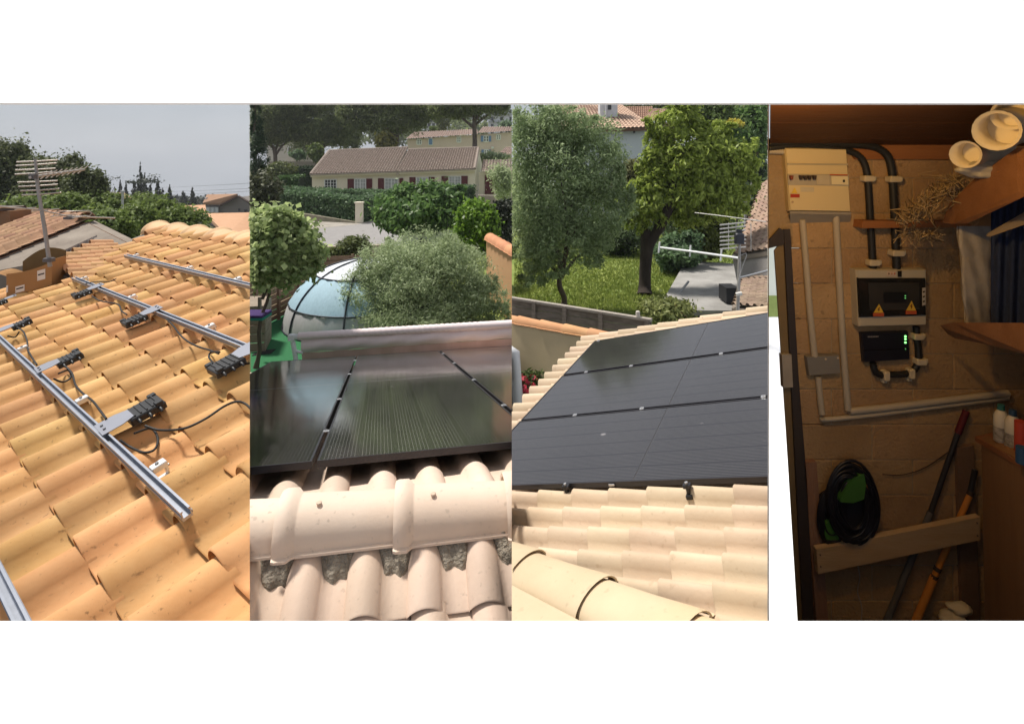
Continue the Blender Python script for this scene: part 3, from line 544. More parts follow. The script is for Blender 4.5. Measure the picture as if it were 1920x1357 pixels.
# ================================================================== PANEL 2 : ridge, black modules, garden
def pv_mats():
    if 'pv' in MATS: return
    m = bpy.data.materials.new('pv_glass'); m.use_nodes = True; t = m.node_tree; b = t.nodes['Principled BSDF']; N = t.nodes.new; L = t.links.new
    uv = N('ShaderNodeUVMap'); sx = N('ShaderNodeSeparateXYZ'); L(uv.outputs[0], sx.inputs[0])
    def lines(src, k, wdt):
        a = N('ShaderNodeMath'); a.operation = 'MULTIPLY'; a.inputs[1].default_value = k; L(src, a.inputs[0])
        f = N('ShaderNodeMath'); f.operation = 'FRACT'; L(a.outputs[0], f.inputs[0])
        c = N('ShaderNodeMath'); c.operation = 'LESS_THAN'; c.inputs[1].default_value = wdt; L(f.outputs[0], c.inputs[0]); return c.outputs[0]
    l1, l2 = lines(sx.outputs[0], 60, .10), lines(sx.outputs[0], 6, .012)
    l3 = lines(sx.outputs[1], 10, .012)
    g = N('ShaderNodeNewGeometry'); nz = N('ShaderNodeTexNoise'); nz.inputs['Scale'].default_value = 2.2; nz.inputs['Detail'].default_value = 5; L(g.outputs['Position'], nz.inputs['Vector'])
    mi = N('ShaderNodeMix'); mi.data_type = 'RGBA'; L(l1, mi.inputs[0]); mi.inputs[6].default_value = (.012, .010, .012, 1); mi.inputs[7].default_value = (.15, .145, .14, 1)
    m2 = N('ShaderNodeMath'); m2.operation = 'MAXIMUM'; L(l2, m2.inputs[0]); L(l3, m2.inputs[1])
    mi2 = N('ShaderNodeMix'); mi2.data_type = 'RGBA'; L(m2.outputs[0], mi2.inputs[0]); L(mi.outputs[2], mi2.inputs[6]); mi2.inputs[7].default_value = (.03, .028, .03, 1)
    # thin film of dust and a few bird-dropping spots
    n3 = N('ShaderNodeTexNoise'); n3.inputs['Scale'].default_value = 9; n3.inputs['Detail'].default_value = 2; L(g.outputs['Position'], n3.inputs['Vector'])
    r3 = N('ShaderNodeValToRGB'); r3.color_ramp.elements[0].position = .74; r3.color_ramp.elements[1].position = .80; L(n3.outputs[0], r3.inputs[0])
    m4 = N('ShaderNodeMath'); m4.operation = 'MULTIPLY'; m4.inputs[1].default_value = .5; L(r3.outputs[0], m4.inputs[0])
    m5 = N('ShaderNodeMath'); m5.operation = 'MULTIPLY_ADD'; m5.inputs[1].default_value = .04; L(nz.outputs[0], m5.inputs[0]); L(m4.outputs[0], m5.inputs[2])
    mi3 = N('ShaderNodeMix'); mi3.data_type = 'RGBA'; L(m5.outputs[0], mi3.inputs[0]); L(mi2.outputs[2], mi3.inputs[6]); mi3.inputs[7].default_value = (.35, .33, .33, 1)
    L(mi3.outputs[2], b.inputs['Base Color'])
    mr = N('ShaderNodeMapRange'); mr.inputs[3].default_value = .05; mr.inputs[4].default_value = .17; L(nz.outputs[0], mr.inputs[0]); L(mr.outputs[0], b.inputs['Roughness'])
    b.inputs['Specular IOR Level'].default_value = .85
    MATS['pv'] = m
pv_mats()
pvframe = M('pv_frame', (.022, .020, .024), .35, var=.2, spec=.5); pvseam = M('pv_seam', (.30, .29, .29), .5)
clampm = M('clamp_silver', (.55, .55, .56), .35, metal=.7)
def pv_module(label, q, nrm, group, sect, split=True, fw=.011, clamps=(), sc=1.0, sg=.008, seam=None):
    """q = four corners (a0b0, a1b0, a1b1, a0b1); b runs along the long side"""
    c = (q[0] + q[1] + q[2] + q[3]) / 4; root = empty('solar_panel', c, label, 'solar panel', group)
    P = lambda a, b, z=0: q[0] * (1 - a) * (1 - b) + q[1] * a * (1 - b) + q[2] * a * b + q[3] * (1 - a) * b + nrm * z
    wa, wb = fw / (q[1] - q[0]).length, fw / (q[3] - q[0]).length; mb = MB()
    for (a0, a1, b0, b1) in ((0, 1, 0, wb), (0, 1, 1 - wb, 1), (0, wa, wb, 1 - wb), (1 - wa, 1, wb, 1 - wb)):
        mb.hexa([P(a0, b0, -.035 * sc), P(a1, b0, -.035 * sc), P(a1, b1, -.035 * sc), P(a0, b1, -.035 * sc), P(a0, b0, .002), P(a1, b0, .002), P(a1, b1, .002), P(a0, b1, .002)])
    mb.build('frame', pvframe, root, sect)
    g = sg / (q[3] - q[0]).length if split else 0
    for (b0, b1) in (((wb, .5 - g), (.5 + g, 1 - wb)) if split else ((wb, 1 - wb),)):
        me = bpy.data.meshes.new('cell_field'); o = org(root)
        me.from_pydata([tuple(p - o) for p in (P(wa, b0), P(1 - wa, b0), P(1 - wa, b1), P(wa, b1))], [], [(0, 1, 2, 3)])
        uvl = me.uv_layers.new(name='UVMap')
        for i, (u, v) in enumerate(((0, 0), (1, 0), (1, 1), (0, 1))): uvl.data[i].uv = (u, v)
        if sect: clipmesh(me, sect, o)
        me.materials.append(MATS['pv']); me.update(); link('cell_field', me, root)
    if split:
        mb = MB(); mb.add([P(wa, .5 - g, -.001), P(1 - wa, .5 - g, -.001), P(1 - wa, .5 + g, -.001), P(wa, .5 + g, -.001)], [(0, 1, 2, 3)]); mb.build('seam', seam or pvseam, root, sect)
    mb = MB(); mb.add([P(0, 0, -.03 * sc), P(1, 0, -.03 * sc), P(1, 1, -.03 * sc), P(0, 1, -.03 * sc)], [(0, 1, 2, 3)]); mb.build('back_sheet', pvframe, root, sect)
    ax, ay = (q[1] - q[0]).normalized(), (q[3] - q[0]).normalized()
    for (a, b) in clamps:
        p = P(a, b); k = MB(); k.bbox(p + nrm * .004 * sc, ax * .02 * sc, ay * .02 * sc, nrm * .004 * sc, .003 * sc); k.tube([p + nrm * .004 * sc, p + nrm * .014 * sc], .008 * sc, 6); k.build('clamp', clampm, root, sect)
    return root
r2, u2, n2 = V((.97392461, .22683634, -.00401614)), V((-.22144957, .9466514, -.23411794)), V((-.04930457, .2289026, .97219991))
DM, DT = .84, .985
def P2(s, t, D=DM): return EYE - n2 * D + r2 * s * DM + u2 * (t - .055 * s) * DM
s_l, s_a, s_b, s_r = -1.93, -.41, 1.112, 2.64; hg = .017
gp2 = 'black solar panels beyond the pinkish ridge'
ts, te_ = 4.205, 11.50
for a0, a1, lb, cl in ((s_l, s_a - hg, 'black solar panel partly cut by the picture edge near the green turf', ()), (s_a + hg, s_b - hg, 'black solar panel seen whole between two clamp gaps beneath the pink awning', [(-.012, b) for b in (.12, .33, .62, .88)] + [(1.012, b) for b in (.18, .42, .68, .9)]), (s_b + hg, s_r, 'black solar panel of which only a corner shows next to the second gap', ())):
    pv_module(lb, [P2(a0, ts), P2(a1, ts), P2(a1, te_), P2(a0, te_)], n2, gp2, 2, clamps=cl, fw=.012)
pink = M('pink_beige_clay', (.63, .475, .37), .7, (.72, .56, .45), 4, bump=.07, bscale=60, rnd=.09, speck=.5, spec=.3, speckcol=(.2, .15, .11, 1))
rootR = empty('ridged_roof', EYE + V((-.5, 2.6, -1.75)), 'pinkish beige tiled roof with a thick ridge in front of black solar panels', 'roof')
# near slope
rn, un, nn_ = V((.98203245, .1847445, .03849336)), V((-.18469708, .89907812, .39692006)), V((.03872026, -.39689799, .91704565)); DN = 2.4
def PN(s, t, z=0): return EYE - nn_ * (DN - z) + rn * s * DN + un * t * DN
pit = .0957; nw_ = pit * DN; ne_ = .138 * DN
tn = tile_mesh('roof_tile', nw_, ne_, .24 * nw_, pink, t=.018, bw=.60, seg=14, thick=.35)
for i in range(-6, 5):
    s = -.0245 + pit * i
    for j in range(-1, 1):
        t = .522 - .06 * (s - .11) + j * .138
        m = frame_m(PN(s, t, -.012), rn - un * .03, un) @ Matrix.Rotation(random.gauss(0, .006), 4, 'Z'); place_piece('roof_tile', tn, m, rootR, 2)
# mortar plugs under the ridge
mort = M('rough_mortar', (.22, .185, .14), .95, (.42, .37, .30), 14, bump=1.2, bscale=70)
for i in range(-5, 4):
    s0 = -.0245 + pit * i; mb = MB(); ph = random.random() * 9
    def pt(a, b):
        wv = 1 - .42 * b ** .8
        s = s0 + pit * (.82 + (a - .5) * .70 * wv + .02 * math.sin(ph + b * 5)); t = (.668 - .06 * (s + .2)) - .062 * b + .004 * math.sin(a * 9 + ph)
        z = .060 * (1 - b) ** 1.1 + .010 + .012 * math.sin(math.pi * a) * (1 - b) + random.gauss(0, .003) - (.02 if b > .99 else 0) - (.0 if 0 < a < 1 else .02)
        return PN(s, t, z)
    mb.grid(pt, 10, 6); mb.build('mortar_plug', mort, rootR, 2)
# ridge caps
axA = EYE + V(((470 - PX) / F * 2.20, 2.325, -1.530)); axB = EYE + V(((955 - PX) / F * 2.34, 2.465, -1.530)); axd = (axB - axA).normalized()
def axis_at(px): 
    lo, hi = -3.0, 3.0
    for _ in range(40):
        mid = (lo + hi) / 2
        if pxx(axA + axd * mid) < px: lo = mid
        else: hi = mid
    return lo
creamr = M('cream_pink_clay', (.69, .545, .43), .65, (.76, .62, .505), 3, bump=.05, bscale=60, rnd=.03, speck=.7, spec=.35, speckcol=(.25, .2, .15, 1))
q0, q1 = axis_at(527), axis_at(741); Lc = q1 - q0
cp = cap_mesh('ridge_tile', Lc, .128, creamr, seg=20, arc=math.pi * 1.06)
for k in range(-3, 4):
    o = axA + axd * (q0 + k * Lc); m = frame_m(o, axd, V((-axd.y, axd.x, 0))) @ Matrix.Rotation(random.gauss(0, .006), 4, 'X')
    ob = place_piece('ridge_tile', cp, m, rootR, 2)
    if ob and k in (0, 1):
        mb = MB(); c = V((.16, -.045, .128 * .985)); mb.tube([c, c + V((0, -.0015, .004)), c + V((0, -.002, .006))], [.011, .011, .008], 10)
        me = mb.mesh('screw', M('painted_screw', (.6, .45, .34), .6)); so = bpy.data.objects.new('screw', me); C.objects.link(so); so.parent = ob; OFF[so.name] = V((0, 0, 0))
# far slope tiles
tf = tile_mesh('roof_tile', .252, .36, .058, pink, t=.016, bw=.6, seg=9)
def PT(s, t): return EYE - n2 * DT + r2 * s + u2 * t          # metres
cx_ = onp(632, 880, n2, DT - .05); s_c = (cx_ - EYE).dot(r2)
for i in range(-14, 14):
    s = s_c + .252 * .3 + .252 * i
    for j in range(0, 26):
        t = 3.14 + .36 * j - .055 * s
        if j > 1 and s_l * DM + .1 < s - .1 and t > ts * DM + 1.6 and t + .36 < te_ * DM: continue
        if s < s_l * DM - .55 or t > te_ * DM + .25: continue
        m = frame_m(PT(s, t + .0), -r2, -u2) @ Matrix.Rotation(random.gauss(0, .006), 4, 'Z'); place_piece('roof_tile', tf, m, rootR, 2)
mb = MB(); a, b, c, d = PT(-2.15, 2.9) - n2 * .06, PT(3.2, 2.9) - n2 * .06, PT(3.2, 9.7) - n2 * .06, PT(-2.15, 9.9) - n2 * .03; dn_ = V((0, 0, -.1)); mb.hexa([p + dn_ for p in (a, b, c, d)] + [a, b, c, d]); mb.build('roof_deck', M('mortar_grey', (.22, .2, .17), .95), rootR, 2)
mb = MB(); a, b, c, d = PN(-.6, .2, -.11), PN(.6, .2, -.11), PN(.6, .60, -.11), PN(-.6, .60, -.11); mb.hexa([p + dn_ for p in (a, b, c, d)] + [a, b, c, d]); mb.build('roof_deck', M('mortar_grey', (.22, .2, .17), .95), rootR, 2)

# rolled awning beyond the panels
root = empty('awning', W(553, 690, 9.6), 'pale pink rolled awning on a white frame along the far edge of the panels', 'awning')
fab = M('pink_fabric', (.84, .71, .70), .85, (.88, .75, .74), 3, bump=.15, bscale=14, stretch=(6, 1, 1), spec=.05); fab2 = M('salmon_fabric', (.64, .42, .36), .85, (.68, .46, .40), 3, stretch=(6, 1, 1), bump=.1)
whm = M('white_metal', (.78, .78, .78), .4, var=.03)
dA2 = 9.6; L0, L1 = W(560, 630, dA2), W(990, 605.5, dA2)
mb = MB(); n = 60
def rollp(i, j):
    p = L0.lerp(L1, i); a = 2 * math.pi * j; rr = .062 + .004 * math.sin(i * 260 + 3 * math.sin(j * 6)) * (1 if .18 < i < .8 else .2) + .006 * i
    return p + V((0, math.cos(a) * rr, math.sin(a) * rr))
mb.grid(rollp, 140, 14); mb.build('fabric_roll', fab, root, 2)
def sheet(i, j): return W(565, 637, dA2).lerp(W(990, 612, dA2), i).lerp(W(566, 661, dA2 + .02).lerp(W(990, 632, dA2 + .02), i), j) + V((0, -.05 * math.sin(j * 3) + .012 * math.sin(i * 40 + j * 4), 0))
mb = MB(); mb.grid(sheet, 60, 6); mb.build('fabric_sheet', fab, root, 2)
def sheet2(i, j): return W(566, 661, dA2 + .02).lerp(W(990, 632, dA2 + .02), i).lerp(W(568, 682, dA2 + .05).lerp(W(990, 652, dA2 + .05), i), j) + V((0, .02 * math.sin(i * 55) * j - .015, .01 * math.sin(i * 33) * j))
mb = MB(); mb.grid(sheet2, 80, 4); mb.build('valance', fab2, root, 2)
mb = MB(); mb.tube([W(549, 640, dA2), W(554, 668, dA2), W(558, 710, dA2)], .042, 8); mb.build('post', whm, root, 2)
mb = MB(); mb.bbox(W(547, 632, dA2), V((.055, 0, 0)), V((0, .05, 0)), V((0, 0, .05)), .015); mb.build('end_cap', whm, root, 2)
mb = MB(); mb.tube([W(546, 632, dA2), W(562, 631, dA2)], .05, 8); mb.build('roller_end', whm, root, 2)
mb = MB(); mb.tube([W(556, 659, dA2), W(568, 661, dA2)], .03, 6); mb.build('bottom_bar', whm, root, 2)

# ------------------------------------------------------------------ garden below
def gpoly(name, pts, z, mat, kind='structure', label=None):
    mb = MB(); mb.add([V((G(x, y).x, G(x, y).y, z)) for x, y in pts], [tuple(range(len(pts)))]); return tag(mb.build(name, mat), kind=kind)
gpoly('artificial_turf', [(470, 760), (720, 760), (720, 560), (600, 556), (470, 590)], .006, M('green_turf', (.020, .12, .045), .9, (.03, .16, .06), 30, bump=.4, bscale=120))
gpoly('road', [(470, 462), (957, 462), (957, 418), (690, 416), (560, 432)], .010, M('asphalt_pale', (.24, .225, .22), .9, (.30, .285, .275), 3, bump=.2))
gpoly('gravel_verge', [(470, 438), (560, 433), (690, 419), (800, 412), (800, 400), (540, 402), (470, 404)], .014, M('pale_gravel', (.42, .38, .34), .95, (.22, .2, .16), 1.6, bump=.5, bscale=30))
gpoly('lawn_strip', [(470, 403), (540, 401), (957, 396), (957, 368), (470, 372)], .018, M('dry_lawn', (.08, .10, .035), .95, (.14, .13, .07), 1.5, bump=.5, bscale=20))
olv = LEAF('leaf_olive', (.18, .24, .10), (.54, .62, .37), .55, .5)
root = empty('olive_shrub', G(800, 640), 'large rounded grey green olive shrub behind the pink awning', 'shrub')
d = 12.0; oc = lambda x, y, rx, ry, dd=0: (W(x, y, d + dd), (rx * d / F, rx * d / F * .8, ry * d / F))
blobs = [oc(795, 545, 130, 80), oc(745, 515, 75, 62), oc(850, 520, 75, 70), oc(790, 490, 80, 55), oc(682, 560, 50, 58), oc(905, 565, 52, 52), oc(672, 590, 36, 30), oc(930, 590, 30, 30), oc(840, 475, 45, 38, .3), oc(740, 480, 40, 36, .3), oc(800, 590, 125, 40, -.3)]
trunk(root, G(800, 640), W(795, 560, d), .12, .05, BARK(), [(W(795, 600, d), W(x, y, d), .05, .015) for x, y in ((720, 540), (850, 520), (780, 490), (890, 570), (700, 575))])
leaves('foliage', root, blobs, 95000, .075, .020, olv, 2, clump=.11, nclump=260, up=.25, shell=.6)
cat_l = LEAF('leaf_lime', (.14, .22, .06), (.58, .66, .31), .55, .45, 1.6)
root = empty('broadleaf_tree', G(495, 700), 'tree with large pale lime leaves beside the wooden steps', 'tree')
d = 9.8; blobs = [oc(520, 470, 62, 62), oc(500, 430, 50, 42), oc(560, 470, 42, 48), oc(555, 440, 30, 30), oc(485, 490, 42, 38), oc(568, 496, 26, 20), oc(470, 450, 50, 55), oc(530, 415, 38, 28)]
trunk(root, G(480, 690), W(505, 480, d), .04, .02, BARK(), [(W(492, 560, d), W(545, 470, d), .03, .01), (W(495, 540, d), W(480, 450, d), .03, .01)])
leaves('crown', root, blobs, 15000, .10, .085, cat_l, 2, clump=.2, nclump=120, up=.7, shell=.5, droop=.4)

# pool dome of ribbed translucent panels
def translucent(name, col, tr=.5, rough=.7):
    m = bpy.data.materials.new(name); m.use_nodes = True; t = m.node_tree; b = t.nodes['Principled BSDF']; N = t.nodes.new; L = t.links.new
    n1_ = N('ShaderNodeTexNoise'); n1_.inputs['Scale'].default_value = 6; mpn = N('ShaderNodeMapping'); mpn.inputs['Scale'].default_value = (4, 4, .5); g = N('ShaderNodeNewGeometry'); L(g.outputs['Position'], mpn.inputs[0]); L(mpn.outputs[0], n1_.inputs['Vector'])
    r = N('ShaderNodeValToRGB'); r.color_ramp.elements[0].color = tuple(c * .82 for c in col) + (1,); r.color_ramp.elements[1].color = tuple(min(1, c * 1.15) for c in col) + (1,); L(n1_.outputs[0], r.inputs[0])
    L(r.outputs[0], b.inputs['Base Color']); b.inputs['Roughness'].default_value = rough
    tb = N('ShaderNodeBsdfTransparent'); tb.inputs[0].default_value = tuple(min(1, .5 + c * .6) for c in col) + (1,); mxs = N('ShaderNodeMixShader'); mxs.inputs[0].default_value = tr
    L(b.outputs[0], mxs.inputs[1]); L(tb.outputs[0], mxs.inputs[2]); L(mxs.outputs[0], t.nodes['Material Output'].inputs[0]); return m
root = empty('pool_dome', V((W(684, 0, 13).x, 13, 0)), 'rounded silvery blue pool cover with dark curved ribs half hidden by the olive shrub', 'pool cover')
dc = V((W(686, 0, 13).x, 13, 0)); R_x, R_y, R_z = 1.78, 1.75, 1.42
def dome(lat, lon, k=1.0): return dc + V((-math.cos(lat) * math.cos(lon) * R_x, -math.cos(lat) * math.sin(lon) * R_y, math.sin(lat) * R_z)) * k
bands = [(0.0, .38, translucent('dome_grey', (.52, .51, .51), .2)), (.38, .92, translucent('dome_blue', (.40, .58, .68), .2)), (.92, 1.5, translucent('dome_silver', (.64, .67, .72), .1))]
for lo, hi, mt in bands:
    for k in range(8):
        a0, a1 = k * math.pi / 4, (k + 1) * math.pi / 4; mb = MB()
        mb.grid(lambda i, j: dome(lo + (hi - lo) * j, a0 + (a1 - a0) * i, 1 + .012 * math.sin(i * 19 + j * 5) * math.sin(math.pi * i)), 10, 8); mb.build('dome_panel', mt, root)
ribm = M('dark_rib', (.035, .04, .05), .5)
for k in range(8):
    mb = MB(); mb.tube([dome(l, k * math.pi / 4, 1.01) for l in np.linspace(0, 1.5, 14)], .019, 6); mb.build('rib', ribm, root)
for l in (.02, .38, .92):
    mb = MB(); mb.tube([dome(l, a, 1.01) for a in np.linspace(0, 2 * math.pi, 40)], .016, 6); mb.build('hoop', ribm, root)
gpoly('pool_water', [(600, 628), (820, 628), (800, 585), (620, 585)], .012, M('pool_blue', (.05, .30, .42), .15))

# wooden steps with towels
wood = M('grey_wood', (.22, .17, .13), .85, (.32, .26, .20), 5, bump=.3, stretch=(1, 1, 6)); woodb = M('brown_fence_wood', (.20, .115, .07), .85, (.30, .18, .115), 5, bump=.3, bscale=20, stretch=(1, 1, 5))
root = empty('wooden_steps', G(490, 663), 'small wooden steps and platform beside the green turf', 'steps')
b0 = G(432, 664); b1 = G(497, 660); hgt = .86
for k in range(5):
    z0_, z1_ = .02 + k * hgt / 5, .02 + (k + .88) * hgt / 5; mb = MB(); mb.prism([b0 + V((0, 0, z0_)), b1 + V((0, 0, z0_)), b1 + V((0, 0, z1_)), b0 + V((0, 0, z1_))], V((0, .03, 0))); mb.build('plank', wood, root, 2)
e1 = G(509, 636)
for k in range(5):
    z0_, z1_ = .02 + k * hgt / 5, .02 + (k + .9) * hgt / 5; mb = MB(); mb.prism([b1 + V((0, .03, z0_)), e1 + V((0, 0, z0_)), e1 + V((0, 0, z1_)), b1 + V((0, .03, z1_))], V((-.03, 0, 0))); mb.build('plank', wood, root, 2)
mb = MB(); mb.prism([b0 + V((0, 0, hgt)), b1 + V((0, 0, hgt)), e1 + V((0, 0, hgt)), e1 + V((-.9, 0, hgt))], V((0, 0, .03))); mb.build('platform', wood, root, 2)
for x, y, h in ((487, 610, .75),):
    p = W(x, y + 4, 10.4); mb = MB(); mb.abox(p + V((-.025, -.025, -.3)), p + V((.025, .025, h * .75))); mb.build('handrail_post', wood, root, 2)
for k, (c, nm) in enumerate((((.055, .03, .12), 'purple'), ((.03, .25, .18), 'teal'))):
    t0 = b0 + V((0, 0, hgt + .03 + (.055 if k == 0 else 0))); mb = MB(); mb.bbox(W(478, 588 + (0 if k == 0 else 5), 9.95), V((.22, 0, 0)), V((0, .2, 0)), V((0, 0, .022)), .015); tag(mb.build('folded_towel', M(nm + '_towel', c, .95, bump=.3), None, 2), f'folded {nm} towel stacked on the wooden steps', 'towel')
mb = MB(); a = [G(472, 668), G(507, 664), G(517, 656), G(486, 658)]; mb.prism([p + V((0, 0, .008)) for p in a], V((0, 0, .012))); tag(mb.build('door_mat', M('black_mat', (.02, .02, .02), .95, bump=.5), None, 2), 'black mat on the green turf in front of the wooden steps', 'mat')

# slatted fence round the pool
def plank_fence(label, a, b, h, n, posts, mat, sect, zb=0, lap=.86, cap=None, group=None, gapx=()):
    root = empty('wooden_fence', (a + b) / 2, label, 'fence', group); dv = (b - a); nn = V((dv.y, -dv.x, 0)).normalized()
    for k in range(n):
        z0_ = zb + .03 + h * k / n; z1_ = z0_ + h / n * lap; tl_ = random.gauss(0, .004); off = nn * (.008 * (k % 2))
        mb = MB(); mb.prism([a + off + V((0, 0, z0_)), b + off + V((0, 0, z0_ + tl_)), b + off + V((0, 0, z1_ + tl_)), a + off + V((0, 0, z1_))], nn * .018); mb.build('plank', mat, root, sect)
    for t in posts:
        p = a + dv * t; mb = MB(); mb.box(p + V((0, 0, zb + h * .52)) + nn * .04, dv.normalized() * .035, nn * .03, V((0, 0, h * .53))); mb.build('post', mat, root, sect)
    if cap: mb = MB(); mb.prism([a + V((0, 0, zb + h + .03)) - nn * .03, b + V((0, 0, zb + h + .03)) - nn * .03, b + V((0, 0, zb + h + .07)) - nn * .03, a + V((0, 0, zb + h + .07)) - nn * .03], nn * .09); mb.build('top_rail', cap, root, sect)
    return root
fa, fb, fc = V((W(425, 0, 11.2).x, 11.2, 0)), V((W(590, 0, 15).x, 15, 0)), V((W(730, 0, 15.4).x, 15.4, 0))
plank_fence('brown slatted fence running back beside the pool cover', fa, fb, 1.22, 10, (.25, .5, .75, 1), woodb, 2, group='brown pool fences')
plank_fence('brown slatted fence closing the garden behind the pool cover', fb, fc, 1.12, 9, (.02, .5), woodb, 2, group='brown pool fences')
mb = MB(); a, b = W(606, 463, 21), W(720, 459, 21); mb.prism([V((a.x, a.y, 0)), V((b.x, b.y, 0)), b, a], V((0, .2, 0))); tag(mb.build('boundary_wall', M('beige_wall', (.42, .35, .28), .9), None, 2), 'low beige boundary wall between the pool fence and the road', 'wall')
shr = LEAF('leaf_shrub', (.04, .06, .02), (.17, .20, .06), .35)
def bush(lb, x, y, d, rx, ry, n=5000, ln=.14, wd_=.08, mat=None, sect=2, group=None, name='bush', cat='bush', **k):
    b = V((W(x, 0, d).x, d, 0)); rt = empty(name, b, lb, cat, group); c, rr_ = E3(x, y, d, rx, ry)
    trunk(rt, b, c, .06, .02, BARK(), name='stem', sect=sect)
    leaves('foliage', rt, [(c, rr_)] + [(c + V((random.uniform(-.6, .6) * rr_[0], random.uniform(-.4, .2) * rr_[1], random.uniform(-.2, .6) * rr_[2])), tuple(q * .5 for q in rr_)) for _ in range(4)], n, ln, wd_, mat or mdleaf, sect, clump=k.pop('clump', .2), **k); return rt
bush('straggly yellow green shrub behind the pool fence', 662, 470, 16.5, 28, 24, 4200, .15, .05, shr)
bush('low straggly shrub between the fence and the road', 622, 477, 16.2, 20, 12, 2000, .13, .05, shr)
grn2 = LEAF('leaf_deep_green', (.04, .10, .03), (.22, .35, .10), .5, .4)
tree('street_tree', 'dense green tree with drooping pointed leaves at the roadside before the cream house', 'tree', G(795, 462), [E3(790, 395, 23, 68, 36), E3(740, 392, 23, 34, 32), E3(838, 388, 23, 36, 36), E3(765, 368, 23, 26, 20), E3(810, 362, 23, 30, 20), E3(846, 366, 23, 24, 20), E3(722, 400, 23, 20, 20), E3(860, 402, 23, 18, 26), E3(775, 416, 23, 55, 18)], 22000, .27, .11, grn2, .22, sect=2, clump=.18, nclump=180, droop=.9, up=.6)
brg = LEAF('leaf_bright', (.06, .13, .015), (.28, .45, .06), .5, .4)
tree('ball_tree', 'bright green ball shaped tree above the end of the orange wall', 'tree', V((W(890, 0, 16.5).x, 16.5, 0)), [E3(893, 420, 16.5, 38, 40), E3(885, 400, 16.5, 26, 24), E3(905, 410, 16.5, 26, 28), E3(880, 435, 16.5, 24, 24), E3(905, 440, 16.5, 22, 22)], 11000, .13, .07, brg, .09, sect=2, clump=.16, nclump=150)
ivy = LEAF('leaf_hedge', (.04, .08, .035), (.18, .28, .13), .4, .5)
def hedge(lb, pts, mat, n, ln, wd_, thick=.8, sect=2, group=None, core=(.02, .03, .012)):
    """pts: (x, ytop, ybottom, depth) along the hedge"""
    c0 = pts[len(pts) // 2]; rt = empty('hedge', W(c0[0], c0[2], c0[3]), lb, 'hedge', group)
    tp = [W(x, y0, d) for x, y0, y1, d in pts]; bt = [W(x, y1, d) for x, y0, y1, d in pts]; P = []; k = n // (len(pts) - 1)
    mb = MB()
    for i in range(len(pts) - 1):
        dv = (tp[i + 1] - tp[i]); nn = V((dv.y, -dv.x, 0)).normalized() * thick
        s_ = .12
        mb.hexa([bt[i] - nn * s_, bt[i + 1] - nn * s_, bt[i + 1] - nn * (1 - s_), bt[i] - nn * (1 - s_), tp[i] - nn * s_ - V((0, 0, .1)), tp[i + 1] - nn * s_ - V((0, 0, .1)), tp[i + 1] - nn * (1 - s_) - V((0, 0, .1)), tp[i] - nn * (1 - s_) - V((0, 0, .1))])
        a = rng.random(k); b = rng.random(k); f = rng.random(k)
        top = f < .35; b = np.where(top, 1 + rng.normal(size=k) * .03, b); dp_ = np.where(top, rng.random(k), rng.normal(size=k) * .05)
        A, B, Cc, Dd = (np.array(v) for v in (bt[i], bt[i + 1], tp[i + 1], tp[i]))
        q = (A * (1 - a)[:, None] + B * a[:, None]) * (1 - b)[:, None] + (Dd * (1 - a)[:, None] + Cc * a[:, None]) * b[:, None] - np.array(nn) * dp_[:, None] + rng.normal(size=(k, 3)) * .06
        P.append(q)
    mb.build('twig_mass', M('hedge_core', core, .95), rt, sect)
    P = np.concatenate(P); X = PX + F * P[:, 0] / P[:, 1]; P = P[(X > SECT[sect][0]) & (X < SECT[sect][1])]; k = len(P)
    nrm = rng.normal(size=(k, 3)) + np.array([0, -.5, .8]); nrm /= np.linalg.norm(nrm, axis=1)[:, None]; t = rng.normal(size=(k, 3)); t -= nrm * (t * nrm).sum(1)[:, None]; t /= np.linalg.norm(t, axis=1)[:, None]; b = np.cross(nrm, t)
    v = np.stack([P - t * ln / 2, P + b * wd_ / 2, P + t * ln / 2, P - b * wd_ / 2], 1).reshape(-1, 3)
    npmesh('foliage', v, np.arange(k * 4).reshape(-1, 4), mat, rt); return rt
hedge('long clipped grey green hedge on a low wall facing the road', [(515, 362, 400, 37), (580, 364, 407, 35.5), (668, 376, 419, 33.5)], ivy, 16000, .22, .12, 1.2)
hedge('short clipped hedge on the house side of the cream gate pillar', [(677, 376, 416, 33.5), (720, 366, 410, 36)], ivy, 6000, .22, .12, 1.0)
hedge('second clipped hedge row just below the cream house wall', [(520, 353, 372, 42), (640, 359, 378, 42), (760, 360, 378, 43), (890, 350, 374, 45)], ivy, 12000, .25, .14, 1.2)
hedge('dark clipped hedge block at the corner behind the cypress', [(516, 333, 356, 44), (556, 332, 356, 44)], LEAF('leaf_hedge_green', (.02, .05, .012), (.10, .19, .04), .25), 5000, .22, .13, 2.0)
hedge('dark ivy covered wall at the blind end of the cream house', [(553, 317, 365, 56), (588, 317, 365, 56)], LEAF('leaf_ivy', (.012, .028, .012), (.055, .09, .04), .2), 5000, .3, .2, .8)
hedge('dark hedge rising behind the orange wall at the view edge', [(925, 386, 478, 22), (985, 384, 480, 21)], LEAF('leaf_ivy_dark', (.008, .012, .008), (.04, .05, .03), .15), 8000, .16, .09, 1.0)
cream = M('cream_render', (.78, .70, .55), .9, (.82, .74, .60), .8, bump=.1); redsh = M('oxblood_paint', (.11, .022, .025), .6)
mb = MB(); p = W(672, 420, 33); mb.abox(p + V((-.19, 0, -.3)), p + V((.19, .4, 1.2))); mb.abox(p + V((-.24, -.06, 1.2)), p + V((.24, .46, 1.27))); tag(mb.build('gate_pillar', cream, None, 2), 'cream gate pillar between two clipped hedges', 'pillar')
